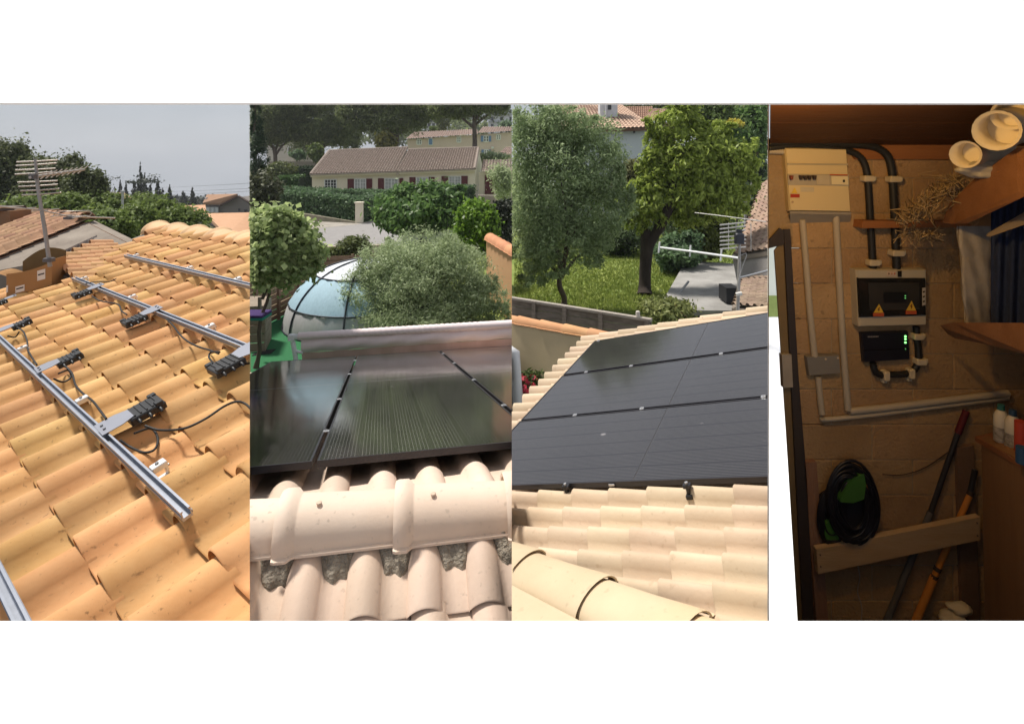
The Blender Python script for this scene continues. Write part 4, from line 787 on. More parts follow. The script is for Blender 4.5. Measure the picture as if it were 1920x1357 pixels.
mb = MB(); a, b = W(560, 399, 34.5), W(665, 416, 33); mb.prism([V((a.x, a.y, 0)), V((b.x, b.y, 0)), b, a], V((0, .25, 0))); tag(mb.build('low_wall', M('mossy_wall', (.30, .26, .20), .9, (.2, .19, .13), 2), None, 2), 'low stained wall beneath the long clipped hedge', 'wall')

# cream bungalow
dH = 52
root = empty('cream_bungalow', V((W(740, 0, dH).x, dH, 0)), 'long cream bungalow with brown tiled roof and oxblood shutters', 'house')
fl_, fr_ = W(585, 326, dH), W(890, 317, dH); z_ = lambda p, z: V((p.x, p.y, z))
mb = MB(); mb.prism([z_(fl_, -.2), z_(fr_, -.2), fr_, fl_], V((0, .3, 0))); mb.build('front_wall', cream, root)
gb0, gb1 = W(890.5, 317, dH), W(906, 317.5, dH + 8); ga = W(897.5, 280.5, dH + 4)
mb = MB(); mb.prism([z_(gb0, -.2), z_(gb1, -.2), gb1, ga, gb0], V((-.3, .1, 0))); mb.build('gable_wall', M('cream_render_pale', (.74, .67, .55), .9, (.78, .71, .59), .8), root)
gl1 = W(600, 326, dH + 8)
mb = MB(); mb.prism([z_(fl_, -.2), z_(gl1, -.2), gl1, W(617, 285, dH + 4), fl_], V((.3, .1, 0))); mb.build('gable_wall', cream, root)
rooft = M('mottled_roof_tile', (.17, .125, .10), .9, (.36, .29, .245), 7, bump=.2, bscale=20)
e0, em, e1_ = W(582, 328, dH - .4), W(742, 323, dH - .4), W(890, 317.5, dH - .4); k0, km, km2, k1 = W(617, 284, dH + 4), W(770, 278, dH + 4), W(770, 281.5, dH + 3.6), W(897, 278.5, dH + 4)
corr('roof_tiles', root, e0, em, k0, W(765, 278, dH + 4), 31, 17, rooft, .10, None, seg=5); corr('roof_tiles', root, em, e1_, W(765, 282, dH + 3.7), k1, 30, 17, rooft, .10, None, seg=5)
mb = MB(); mb.prism([e0, e1_, k1 + V((0, 0, -.1)), k0 + V((0, 0, -.1))], V((0, .05, -.22))); mb.build('roof_slab', cream, root)
for a, b in ((k0, W(765, 278, dH + 4)), (W(765, 282, dH + 3.7), k1), (k1, e1_), (k0, e0)):
    mb = MB(); mb.tube([a + V((0, 0, .05)), b + V((0, 0, .05))], .13, 8); mb.build('ridge_cap', M('pale_ridge', (.34, .28, .235), .9, (.24, .19, .16), 6), root)
mb = MB(); kk = 62
for i in range(kk):
    p = e0.lerp(e1_, (i + .5) / kk); mb.box(p + V((0, -.02, -.02)), V((.10, 0, 0)), V((0, .08, 0)), V((0, 0, .05)))
tag(mb.build('eave_tiles', M('pale_eave', (.42, .35, .29), .9), root), kind='stuff')
curt = M('net_curtain', (.50, .50, .50), .7, (.32, .33, .34), 2); darkp = M('dark_pane', (.02, .022, .026), .15, spec=.6); wfr = M('white_frame', (.74, .74, .73), .5)
def window(x0, y0, x1, y1, d, root, glass, nx=4, ny=4, fr=wfr, bar=.05, sect=None):
    a, b = W(x0, y1, d), W(x1, y0, d); mb = MB(); mb.abox(a + V((0, -.02, 0)), b + V((0, .05, 0))); w = mb.build('window', glass, root, sect); f = MB()
    for i in range(nx + 1):
        X = a.x + (b.x - a.x) * i / nx; bw_ = bar * (1.6 if i in (0, nx, nx // 2) else .7); f.abox((X - bw_ / 2, d - .06, a.z), (X + bw_ / 2, d - .021, b.z))
    for j in range(ny + 1):
        Z = a.z + (b.z - a.z) * j / ny; bw_ = bar * (1.4 if j in (0, ny) else .7); f.abox((a.x, d - .055, Z - bw_ / 2), (b.x, d - .022, Z + bw_ / 2))
    f.build('frame', fr, w, sect)
    if nx == 4: sl_ = MB(); sl_.abox((a.x - .12, d - .16, a.z - .16), (b.x + .12, d - .021, a.z - .04)); sl_.build('sill', fr, w, sect)
    return w
def shutter(x0, y0, x1, y1, d, root, mat):
    a, b = W(x0, y1, d), W(x1, y0, d); mb = MB(); mb.abox(a + V((0, -.09, 0)), b + V((0, -.03, 0))); s = mb.build('shutter', mat, root); m2 = MB()
    for t in (.2, .8): z = a.z + (b.z - a.z) * t; m2.abox((a.x + .03, d - .11, z - .05), (b.x - .03, d - .091, z + .05))
    m2.build('cross_bar', mat, s)
dw = dH - .03
window(609, 337, 631, 360, dw, root, darkp)
for sh, wi, s2, y0, y1 in (((652, 664), (665, 686), (687, 698), 336, 363), ((709, 720), (722, 746), (749, 756), 335, 360), ((768, 779), (781, 803), (804, 815), 333, 358), ((828, 840), (842, 864), (865, 877), 331, 352)):
    window(wi[0], y0, wi[1], y1, dw, root, curt); shutter(sh[0], y0 - .5, sh[1], y1 + .5, dw, root, redsh); shutter(s2[0], y0 - 1, s2[1], y1, dw, root, redsh)
mb = MB(); mb.tube([W(746, 323, dw - .25), W(746, 328, dw - .25)], [.1, .22], 8); mb.tube([W(746, 319, dH - .6), W(746, 323, dw - .3)], .04, 6); mb.build('wall_lamp', M('pale_lamp', (.5, .42, .33), .6), root)
root = empty('annex', V((W(925, 0, 54).x, 54, 0)), 'small cream annex with dark red door beside the bungalow gable', 'annex')
mb = MB(); a, b = W(898, 323, 53.5), W(990, 322, 53.5); mb.prism([z_(a, -.2), z_(b, -.2), b, a], V((0, .3, 0))); mb.build('wall', cream, root, 2)
corr('roof_tiles', root, W(902, 323, 53), W(990, 321, 53), W(905, 301, 56), W(990, 300, 56), 16, 8, rooft, .1, 2, seg=4)
mb = MB(); mb.abox(W(909, 364, 53.4), W(926, 328, 53.46)); mb.build('door', redsh, root, 2)
mb = MB(); a, b = W(896, 366, 44), W(985, 368, 43); mb.prism([z_(a, 0), z_(b, 0), b, a], V((0, .3, 0))); tag(mb.build('stone_wall', M('pale_stone', (.48, .40, .35), .95, (.32, .27, .23), 1.2, bump=.6, bscale=10), None, 2), 'pale stone wall below the small annex', 'wall')
bush('grey green olive branch reaching in beside the annex door', 945, 340, 38, 26, 36, 5000, .22, .07, olv)
# pale car half hidden by the tree and the shrub
def car(lb, x, y, d, sc=1.0, yaw=0., sect=2, body=None, short=False):
    o = V((W(x, 0, d).x, d, 0)); rt = empty('parked_car', o, lb, 'car'); ca, sa = math.cos(yaw), math.sin(yaw); T = lambda p: o + V((p[0] * ca - p[1] * sa, p[0] * sa + p[1] * ca, p[2])) * sc
    pr = [(-2.0, .3), (-2.02, .72), (-1.2, .9), (-.55, 1.4), (.9, 1.45), (1.75, .95), (2.0, .85), (2.02, .3)]; body = body or M('white_car_paint', (.70, .71, .73), .3, var=.02, spec=.6)
    mb = MB(); mb.prism([T((px_, -.82, z)) for px_, z in pr], T((0, .82, 0)) - T((0, -.82, 0))); mb.build('body', body, rt, sect)
    gl = M('car_glass', (.03, .035, .04), .1, spec=.7)
    for sy in (-.83, .83):
        mb = MB(); mb.add([T((a, sy, z)) for a, z in ((-1.05, .93), (-.5, 1.34), (.85, 1.38), (1.5, .97))], [(0, 1, 2, 3)]); mb.build('side_window', gl, rt, sect)
    mb = MB(); mb.add([T((-1.24, -.72, .92)), T((-1.24, .72, .92)), T((-.6, .66, 1.4)), T((-.6, -.66, 1.4))], [(0, 1, 2, 3)]); mb.build('windscreen', gl, rt, sect)
    mb = MB(); mb.add([T((1.78, -.7, .98)), T((1.78, .7, .98)), T((.98, .66, 1.44)), T((.98, -.66, 1.44))], [(0, 1, 2, 3)]); mb.build('rear_window', gl, rt, sect)
    for a in (-1.25, 1.3):
        for sy in (-.8, .8):
            mb = MB(); mb.tube([T((a, sy - .1, .31)), T((a, sy + .1, .31))], .31 * sc, 14); mb.build('wheel', M('tyre', (.02, .02, .02), .9), rt, sect)
    return rt
car('white parked car glimpsed between the street tree and the ball tree', 845, 440, 23.5, 1.0, .25)
car('white car parked far off below the pine trunks', 570, 308, 80, 1.3, .1)
# orange garden wall with tile coping
ow = M('orange_render', (.52, .29, .15), .9, (.56, .33, .18), 1.2, bump=.15); cop = M('terracotta_coping', (.50, .22, .11), .8, (.56, .28, .15), 5, bump=.2, rnd=.08)
root = empty('garden_wall', V((W(940, 0, 13.5).x, 13.5, 0)), 'orange rendered garden wall with terracotta coping beside the olive shrub', 'wall')
wa_, wb_ = W(912, 447, 15.3), V((W(1020, 0, 10.6).x, 10.6, W(912, 447, 15.3).z)); 
mb = MB(); mb.prism([z_(wa_, 0), z_(wb_, 0), wb_, wa_], V((.2, .05, 0))); mb.build('wall_face', ow, root, 2)
dv = wb_ - wa_; cm = cap_mesh('coping_tile', .42, .15, cop, collar=False, seg=8)
for k in range(int(dv.length / .42)): place_piece('coping_tile', cm, frame_m(wa_ + dv.normalized() * .42 * k + V((.1, .02, -.02)), dv, V((-dv.y, dv.x, 0))), root, 2)

# ------------------------------------------------------------------ pines and far houses
pine = LEAF('leaf_pine', (.06, .08, .032), (.26, .31, .12), .5, .6, .14)
pbark = M('pine_bark', (.09, .07, .06), .95, (.16, .125, .11), 3, bump=.5, stretch=(1, 1, .3))
def pine_tree(lb, x, ybase, d, blobs, r0, limbs, n=30000, sect=2):
    b = V((W(x, 0, d).x, d, 0)); rt = empty('umbrella_pine', b, lb, 'tree', 'umbrella pines behind the bungalow'); tp = limbs[0]
    trunk(rt, b, W(tp[0], tp[1], d), r0, r0 * .55, pbark, [(W(a, b_, d), W(c, e, d), r0 * .5, r0 * .15) for a, b_, c, e in limbs[1:]], wob=.012)
    leaves('crown', rt, [E3(*q) for q in blobs], n, .42, .12, pine, sect, clump=.14, nclump=220, up=.9, shell=.5); return rt
pine_tree('umbrella pine with forked trunk before the white building', 517, 300, 70, [(505, 235, 70, 55, 36, 50), (520, 205, 70, 50, 40, 50), (490, 255, 70, 40, 20, 40), (535, 250, 70, 25, 18, 25)], .35, [(515, 275), (516, 292, 545, 262), (515, 290, 500, 262), (515, 282, 530, 250)])
pine_tree('broad umbrella pine behind the blind end of the bungalow roof', 603, 290, 72, [(605, 225, 72, 62, 45, 60), (580, 250, 72, 40, 25, 40), (630, 245, 72, 38, 30, 40), (600, 190, 72, 65, 30, 60)], .45, [(605, 255), (604, 280, 570, 250), (604, 278, 640, 250), (604, 270, 620, 240)])
pine_tree('widest umbrella pine over the middle of the bungalow roof', 745, 275, 66, [(735, 210, 66, 82, 38, 70), (690, 222, 66, 40, 28, 40), (790, 205, 66, 45, 32, 40), (740, 180, 66, 90, 30, 70), (665, 205, 66, 30, 30, 40)], .45, [(742, 235), (743, 258, 700, 228), (743, 254, 785, 222), (742, 250, 760, 220)], 36000)
pine_tree('umbrella pine with tall bare trunk before the pinkish two storey house', 890, 275, 62, [(885, 195, 62, 72, 28, 60), (840, 205, 62, 30, 18, 30), (930, 190, 62, 30, 22, 30), (885, 170, 62, 80, 25, 60)], .38, [(889, 215), (889, 240, 850, 208), (889, 236, 935, 205), (889, 230, 905, 200)])
bush('dark tall evergreen between the two broad umbrella pines', 660, 235, 85, 22, 55, 4500, .7, .2, pine, pmax=-20)
bush('dark evergreen mass behind the leftmost forked pine', 560, 235, 88, 25, 60, 4500, .7, .2, pine, pmax=-20)
bush('dark evergreen beside the far white tower', 830, 215, 95, 14, 30, 2500, .7, .2, pine, pmax=-20)
bush('yellow green bushy tree between the pine trunks', 722, 268, 62, 16, 18, 3000, .4, .25, LEAF('leaf_yellowish', (.08, .09, .02), (.30, .28, .08), .35))
bush('bright green bush beside the white building', 592, 287, 66, 12, 16, 2000, .4, .25, mdleaf)
bush('small round green bush near the far parked car', 560, 290, 78, 12, 8, 1500, .4, .25, ivy)
bush('dark bush below the cypress', 492, 362, 26, 34, 34, 7000, .18, .1, LEAF('leaf_olive_dark', (.03, .035, .015), (.10, .11, .05), .25))
bush('scrubby green bush between cypress and clipped hedge', 528, 322, 46, 26, 16, 3000, .25, .15, shr)
bush('grey green shrub behind the annex roof', 922, 297, 62, 26, 9, 2500, .35, .2, olv)
bush('small green tree in front of the white tower', 817, 243, 100, 10, 6, 1200, .5, .3, mdleaf)
bush('round green tree at the view edge behind the pinkish house', 952, 237, 110, 18, 10, 1500, .6, .3, ivy)
cypress(478, 150, 350, 28, 24, 'tall dark cypress along the edge of the view with the bungalow', 9000, 2, LEAF('leaf_cypress_green', (.012, .03, .012), (.05, .09, .035), .15), None, 1.2)
pk = M('pinkish_render', (.66, .53, .46), .9, (.70, .57, .50), .5); blue = M('blue_shutter', (.16, .27, .48), .7); farr = M('far_pink_tile', (.34, .25, .21), .9, (.42, .32, .27), 2)
dB = 88; root = empty('two_storey_house', V((W(860, 0, dB).x, dB, 0)), 'pinkish two storey house with blue shutters behind the bungalow', 'house')
a, b = W(764, 262, dB), W(990, 246, dB); mb = MB(); mb.prism([z_(a, 0), z_(b, 0), b, a], V((0, 9, 0))); mb.build('wall', pk, root, 2)
corr('roof_tiles', root, W(760, 262, dB - .5), W(898, 253, dB - .5), W(776, 249, dB + 5), W(895, 243, dB + 5), 30, 6, farr, .14, 2, seg=4); corr('roof_tiles', root, W(895, 251, dB - .6), W(990, 246, dB - .6), W(905, 239, dB + 5), W(990, 239, dB + 5), 20, 6, farr, .14, 2, seg=4)
for x0, y0, x1, y1, s in ((782, 262, 790, 271, 0), (804, 260, 811, 272, 2), (857, 257, 864, 267, 0), (907, 255, 916, 266, 1), (931, 253, 938, 262, 0), (908, 281, 916, 290, 1)):
    window(x0, y0, x1, y1, dB - .05, root, darkp, 2, 2, wfr, .12, 2)
    if s == 2: shutter(x0 + .5, y0 + .5, x1 - .5, y1 - .5, dB - .1, root, blue)
    if s == 1: shutter(x0 - 5.5, y0, x0 - .5, y1, dB - .1, root, blue); shutter(x1 + .5, y0, x1 + 5, y1, dB - .1, root, blue)
mb = MB(); mb.abox(W(921, 279, dB - .4), W(926, 275, dB - .1)); mb.build('air_conditioner', wfr, root, 2)
root = empty('low_house', V((W(950, 0, 70).x, 70, 0)), 'low tiled roof corner at the view edge beyond the annex', 'house')
corr('roof_tiles', root, W(934, 290, 70), W(990, 290, 70), W(948, 277, 73), W(990, 276, 73), 12, 5, farr, .12, 2, seg=4); mb = MB(); mb.prism([z_(W(938, 0, 70.3), 0), z_(W(990, 0, 70.3), 0), W(990, 290, 70.3), W(938, 290, 70.3)], V((0, 2.5, 0))); mb.build('wall', pk, root, 2)
whf = M('white_building', (.62, .56, .50), .9, (.66, .60, .54), .3)
dW = 92; root = empty('white_building', V((W(540, 0, dW).x, dW, 0)), 'white building glimpsed behind the forked pine', 'building')
mb = MB(); mb.prism([z_(W(500, 0, dW), 0), z_(W(577, 0, dW), 0), W(577, 264, dW), W(540, 262, dW), W(500, 268, dW)], V((0, 8, 0))); mb.build('wall', whf, root, 2)
mb = MB(); mb.prism([z_(W(552, 0, dW - 3), 0), z_(W(583, 0, dW - 3), 0), W(583, 279, dW - 3), W(552, 277, dW - 3)], V((0, 3, 0))); mb.build('porch_wall', whf, root, 2)
for q in ((540, 276, 545, 290), (552, 276, 556, 283), (511, 272, 516, 280)): window(*q, dW - .05, root, darkp, 1, 1, wfr, .1, 2)
mb = MB(); mb.abox(W(505, 318, 74), W(605, 303, 74.3)); tag(mb.build('garden_wall', M('beige_far_wall', (.40, .35, .29), .9), None, 2), 'low beige wall behind the far white car', 'wall')
for x0, y0, x1, d, lb in ((800, 208, 832, 150, 'white apartment tower partly hidden by the pines'), (915, 208, 985, 140, 'white apartment block at the view edge behind the pines')):
    rt = empty('apartment_building', V((W((x0 + x1) / 2, 0, d).x, d, 0)), lb, 'building'); wm = M('tower_white', (.62, .62, .63), .8, (.68, .68, .69), .2)
    a, b = W(x0, y0, d), W(x1, y0, d); mb = MB(); mb.abox(z_(a, 0), b + V((0, 10, 0))); mb.build('wall', wm, rt, 2)
    for fl in range(5):
        z = b.z - 1.0 - fl * 1.8; mb = MB(); mb.abox((a.x + .3, d - .5, z - .12), (b.x - .3, d - .01, z + .3)); mb.build('balcony', M('balcony_grey', (.40, .41, .43), .8), rt, 2)
        for i in range(4):
            X = a.x + (b.x - a.x) * (i + .3) / 4; mb = MB(); mb.abox((X, d - .06, z + .4), (X + .7, d - .012, z + 1.3)); mb.build('window', darkp, rt, 2)
bw_ = leaves('distant_wood', None, [E3(x, 245, 200, 70, 26) for x in (500, 590, 680, 770, 870, 950)], 9000, 1.6, .9, pine, 2, pmax=-20); tag(bw_, 'dark band of distant trees behind the pines', 'woodland', kind='stuff')
# ================================================================== PANEL 3 : black modules on the beige roof, trees
r3, u3, n3 = V((-.8332433, .46638295, -.2969723)), V((.46524176, .88163367, .07919706)), V((-.29875694, .0721735, .95159617))
D3 = 1.28; K3 = 1.28 / 2.2
def P3(s, t, z=0): return EYE - n3 * (D3 - z) + r3 * s * D3 + u3 * t * D3
pale = M('pale_beige_clay', (.51, .385, .265), .7, (.61, .485, .345), 3, bump=.07, bscale=60, rnd=.11, speck=.5, spec=.3, speckcol=(.3, .2, .12, 1))
rootB = empty('beige_tiled_roof', P3(1.0, 2.0), 'pale beige tiled roof edged with tile verges around three rows of black panels', 'roof')
pw, pe = .0995 * D3, .1375 * D3
t3 = tile_mesh('roof_tile', pw, pe, .44 * pw, pale, t=.016, bw=.60, thick=.4, seg=10)
ey3 = (-r3 + u3 * .006).normalized()
for j in range(-3, 24):
    tt = 1.604 + .062 - .0995 * -j if False else 1.666 + .0998 * (j - 3)
    for i in range(0, 13):
        s = .804 + .1375 * (i - 5) - (.004 if j % 2 else -.004)
        if s > 1.78: continue
        if s < 1.60 and s - .1375 > .2 and 1.93 < tt and tt < 3.30 and not (s > 1.52): continue
        if tt > 3.62: continue
        m = frame_m(P3(s, tt, -.082), -u3 * 1.0 - r3 * .004, ey3) @ Matrix.Rotation(random.gauss(0, .008), 4, 'Z') @ Matrix.Rotation(random.gauss(0, .006), 4, 'X')
        m.translation += n3 * random.gauss(0, .001)
        place_piece('roof_tile', t3, m, rootB, 3)
mb = MB(); a, b, c, d = P3(1.76, 1.0, -.105), P3(.05, 1.0, -.105), P3(.05, 3.58, -.105), P3(1.76, 3.58, -.105); dn_ = V((0, 0, -.1)); mb.hexa([p + dn_ for p in (a, b, c, d)] + [a, b, c, d]); mb.build('roof_deck', M('mortar_grey', (.22, .2, .17), .95), rootB, 3)
gp3 = 'black solar panels on the beige roof'
rows = [(1.757, 2.292), (2.303, 2.808), (2.826, 3.345)]
# corners follow the photographed rows: (s left, s right) with a small run-out
sl = [(1.344, 1.583), (1.583, 1.556), (1.556, 1.615)]
lbl = ['nearest row of black solar panels with end clamps along its lower edge', 'middle row of black solar panels on the beige roof', 'farthest row of black solar panels reflecting dark trees']
for k, (ta, tb) in enumerate(rows):
    S0, S1 = 1.592, .128
    def tq(s, t): return t + (.018 * (s - .85) if k < 2 else .004)
    q = [P3(S1, ta), P3(S1, tb), P3(S0, tb), P3(S0, ta)]
    cl = {0: [(1.01, .24), (1.01, .58), (1.01, .80)], 1: [(1.015, .20), (1.015, .40), (1.015, .72), (1.015, .9)], 2: [(.99, .98)]}[k]
    pv_module(lbl[k], q, n3, gp3, 3, clamps=[(a, b) for a, b in cl], fw=.0075, sc=K3, sg=.0022, seam=M('pv_seam_dark', (.05, .048, .05), .5))
for (x, y, lb) in ((1062, 910, 'black end clamp under the lower panel edge, above the row of small tiles'), (1289, 908, 'black end clamp under the lower panel edge, beside the reddish tile')):
    p = onp(x, y, n3, D3); c = empty('end_clamp', p, lb, 'clamp', 'end clamps of the lowest panel row'); ax = unit(r3)
    mb = MB(); mb.bbox(p - u3 * .007, ax * .017, u3 * .012, n3 * .007, .003); mb.build('clamp_plate', M('dark_metal', (.05, .05, .055), .35, metal=.6), c, 3)
    mb = MB(); mb.tube([p - u3 * .012 + n3 * .007, p - u3 * .012 - n3 * .043], .0085, 8); mb.bbox(p - u3 * .018 - n3 * .037, ax * .0135, u3 * .011, n3 * .0075, .003); mb.build('clamp_bolt', blackp, c, 3)
    mb = MB(); mb.tube([p - u3 * .007 + n3 * .007, p - u3 * .007 + n3 * .014], .007, 6); mb.build('bolt_head', clampm, c, 3)
p = onp(1146, 905, n3, D3); mb = MB(); mb.bbox(p - u3 * .003 - n3 * .007, r3 * .0135, u3 * .002, n3 * .004, .001); tag(mb.build('cable_clip', clampm, None, 3), 'small pale clip on the lower edge of the nearest black panel', 'clip')
# hip of the adjoining roof in the lower corner, with its own cap tiles and flank
rootH = empty('hip_roof', onp(1050, 1120, n3, D3 - .1), 'wide beige cap tiles of a hip running across the corner of the beige roof', 'roof')
hipc = M('sand_clay', (.50, .39, .255), .7, (.58, .47, .32), 2.5, bump=.06, rnd=.04, speck=.25)
h0, h1 = onp(930, 1010, n3, D3 - .02), onp(1440, 1205, n3, D3 - .05); hd = (h1 - h0).normalized()
for k, (xa, ya) in enumerate(((830, 975), (1095, 1085), (1395, 1205))):
    pass
hl_ = .36; hm = cap_mesh('hip_tile', hl_, .098, hipc, collar=False, seg=16, t=.006)
pj = onp(1112, 1105, n3, D3 - .03)
for v_ in hm.vertices: v_.co.z *= .5
nxt = [pj + hd * hl_ * (k - 2) for k in range(0, 5)]
for k, o in enumerate(nxt): place_piece('hip_tile', hm, frame_m(o - n3 * .045 + hd * hl_, -hd, n3.cross(-hd)) , rootH, 3)
# flank below the hip
fw_ = onp(930, 1165, n3, D3 - .04)
mb = MB(); base_ = [onp(900, 1065, n3, D3 - .02), onp(1110, 1175, n3, D3 - .02), onp(1110, 1300, n3, D3 - .02), onp(880, 1300, n3, D3 - .02)]
mb.prism(base_, V((0, 0, -.05))); mb.build('flank_tile', hipc, rootH, 3)

# orange coped beige wall, fence and flowers below the roof
bw2 = M('ochre_render', (.72, .57, .34), .9, (.78, .63, .40), .9, bump=.12); cop2 = M('orange_coping', (.52, .26, .12), .8, (.58, .32, .16), 5, bump=.2, rnd=.06)
root = empty('garden_wall', V((W(1030, 0, 8.8).x, 8.8, 0)), 'ochre garden wall with orange coping below the wooden fence', 'wall')
wa_, wb_ = W(930, 597, 8.6), W(1180, 642, 7.3)
mb = MB(); mb.prism([z_(wa_, 0), z_(wb_, 0), wb_, wa_], V((0, .22, 0))); mb.build('wall_face', bw2, root, 3)
dv = wb_ - wa_; cm2 = cap_mesh('coping_tile', .40, .085, cop2, collar=False, seg=8)
for k in range(int(dv.length / .40) + 1): place_piece('coping_tile', cm2, frame_m(wa_ + dv.normalized() * .40 * k + V((.02, .08, -.02)), dv, V((-dv.y, dv.x, 0))), root, 3)
greyw = M('weathered_plank', (.15, .125, .105), .9, (.28, .24, .205), 5, bump=.4, stretch=(1, 1, 5)); greyr = M('grey_rail', (.30, .26, .22), .9, (.38, .34, .30), 4)
fa, fb = W(925, 557, 10.6), W(1222, 604, 8.95)
root = plank_fence('weathered grey plank fence between the lawn and the ochre wall', V((fa.x, fa.y, 0)), V((fb.x, fb.y, 0)), 1.12, 9, (.30, .50, .72, .98), greyw, 3, zb=0, cap=greyr, lap=.93)
mb = MB(); mb.bbox(W(1196, 590, 9.05), V((.03, 0, 0)), V((0, .03, 0)), V((0, 0, .06)), .012); mb.build('post_cap', M('pale_knob', (.55, .5, .45), .7), root, 3)
mb = MB(); mb.tube([W(951, 655, 7.6), W(964, 660, 7.6), W(972, 770, 7.6)], [.075, .075, .075], 8); tag(mb.build('awning_pole', whm, None, 3), 'white metal pole beside the pink flowers at the edge of the beige roof', 'pole')
flo = LEAF('petal_pink', (.45, .03, .06), (.75, .10, .14), .3)
root = bush('dark green shrub with pink red flowers below the ochre wall', 992, 735, 7.9, 34, 30, 3500, .10, .035, LEAF('leaf_oleander', (.03, .05, .015), (.12, .17, .05), .3), 3, name='flowering_shrub', cat='shrub')
leaves('blossom', root, [E3(996, 722, 7.8, 26, 18), E3(985, 740, 7.8, 20, 15)], 260, .055, .05, flo, 3, clump=.2, up=.3)
# white house far behind
root = empty('white_house', V((W(1185, 0, 30).x, 30, 0)), 'pale blue white house with orange tiled roof and white chimney beyond the olive tree', 'house')
pb = M('pale_blue_render', (.58, .62, .63), .9, (.64, .68, .69), .6); orr = M('salmon_tile', (.48, .325, .24), .9, (.56, .41, .31), 4, bump=.25, bscale=20)
a, b = W(1040, 243, 30), W(1222, 239, 30); mb = MB(); mb.prism([z_(a, 0), z_(b, 0), b, a], V((0, 8, 0))); mb.build('wall', pb, root, 3)
corr('roof_tiles', root, W(1030, 246, 29.5), W(1228, 239, 29.5), W(1040, 180, 36), W(1150, 186, 36), 26, 22, orr, .06, 3, seg=4)
mb = MB(); mb.prism([W(1030, 246, 29.5), W(1228, 239, 29.5), W(1150, 187, 36), W(1040, 181, 36)], V((0, .05, -.16))); mb.build('roof_slab', M('dark_fascia', (.16, .09, .06), .8), root, 3)
mb = MB(); mb.abox(W(1125, 226, 31.5), W(1158, 150, 31.5) + V((0, .7, 0))); ch = mb.build('chimney', M('white_chimney', (.60, .62, .64), .85), root, 3)
mb = MB(); mb.abox(W(1140, 206, 31.45), W(1146, 196, 31.47)); mb.build('flue_opening', darkp, ch, 3)
mb = MB(); mb.tube([W(1137, 230, 31.3), W(1137, 196, 31.3)], .06, 8); mb.build('flue_pipe', M('pale_pipe', (.5, .52, .54), .6), ch, 3)
mb = MB(); mb.bbox(W(1189, 247, 29.8), V((.05, 0, 0)), V((0, .05, 0)), V((0, 0, .09)), .02); mb.build('wall_lantern', darkp, root, 3)
mb = MB(); mb.abox(W(1208, 262, 29.9), W(1226, 257, 29.98)); mb.build('awning_box', wfr, root, 3)
root = empty('orange_balcony_house', V((W(1225, 0, 33).x, 33, 0)), 'small tiled roofs stepping down behind the white house', 'house')
corr('roof_tiles', root, W(1165, 226, 36), W(1228, 229, 36), W(1172, 201, 41), W(1224, 201, 41), 14, 8, M('brown_far_tile', (.26, .15, .10), .9, (.33, .20, .14), 4), .07, 3, seg=4)
corr('roof_tiles', root, W(1196, 232, 34), W(1262, 228, 34), W(1226, 205, 38), W(1250, 206, 38), 12, 9, orr, .07, 3, seg=4)
mb = MB(); a, b = W(1200, 232, 34.2), W(1262, 229, 34.2); mb.prism([z_(a, 0), z_(b, 0), b, a], V((0, 4, 0))); mb.build('wall', M('tan_render', (.40, .27, .18), .9), root, 3)
mb = MB(); mb.tube([W(1196, 228, 33.8), W(1196, 219, 33.8)], [.10, .07], 8); mb.build('vent_pipe', wfr, root, 3)

# lawn, slab, trees
gpoly('lawn', [(700, 660), (1300, 660), (1420, 520), (1700, 430), (1700, 345), (700, 345)], .006, M('lawn_green', (.12, .18, .035), .95, (.27, .30, .08), .8, bump=.7, bscale=14))
slab = M('concrete_slab', (.20, .19, .175), .9, (.38, .365, .345), .9, bump=.15, speck=1.4)
mb = MB(); q = [G(1286, 500), G(1384, 507), G(1392, 600), G(1232, 600), G(1262, 545)]; mb.prism([p + V((0, 0, .10)) for p in q], V((0, 0, .12))); tag(mb.build('concrete_terrace', slab), kind='structure')
gr = [];
def grass(name, x0, x1, y0, y1, n, hgt, mat, sect):
    X = x0 + (x1 - x0) * rng.random(n); Y = y0 + (y1 - y0) * rng.random(n) ** .8; d = CZ * F / (Y - PY); P = np.stack([(X - PX) / F * d, d, np.full(n, .01)], 1)
    a = rng.random(n) * 6.28; w = .02 + .02 * rng.random(n); h = hgt * (.5 + rng.random(n)); t = np.stack([np.cos(a), np.sin(a), np.zeros(n)], 1)
    tip = P + np.stack([rng.normal(size=n) * .4 * h, rng.normal(size=n) * .4 * h, h], 1)
    v = np.stack([P - t * w[:, None], P + t * w[:, None], tip], 1).reshape(-1, 3); return tag(npmesh(name, v, np.arange(n * 3).reshape(-1, 3), mat), kind='stuff')
grass('grass', 965, 1436, 420, 600, 30000, .07, LEAF('grass_blade', (.12, .18, .025), (.34, .39, .10), .45, scale=.6), 3)
ol3 = LEAF('leaf_olive_green', (.14, .20, .08), (.44, .54, .28), .5, .5)
root = empty('olive_tree', G(1057, 575), 'big grey green olive tree with slender trunk filling one side of the lawn', 'tree'); d = 13.6
blobs = [oc(1050, 330, 105, 110), oc(1010, 270, 75, 80), oc(1110, 300, 65, 80), oc(1060, 230, 70, 45), oc(1000, 400, 70, 80), oc(1120, 400, 68, 80), oc(1050, 450, 78, 56), oc(1000, 480, 50, 50), oc(1118, 450, 38, 46), oc(1165, 370, 28, 50), oc(1015, 515, 40, 26, -.3), oc(985, 230, 50, 45), oc(1150, 310, 30, 40)]
trunk(root, G(1057, 575), W(1050, 470, d), .075, .05, BARK(), [(W(1053, 520, d), W(x, y, d), .045, .012) for x, y in ((1000, 400), (1110, 390), (1050, 330), (1120, 460), (1000, 480), (1060, 260))])
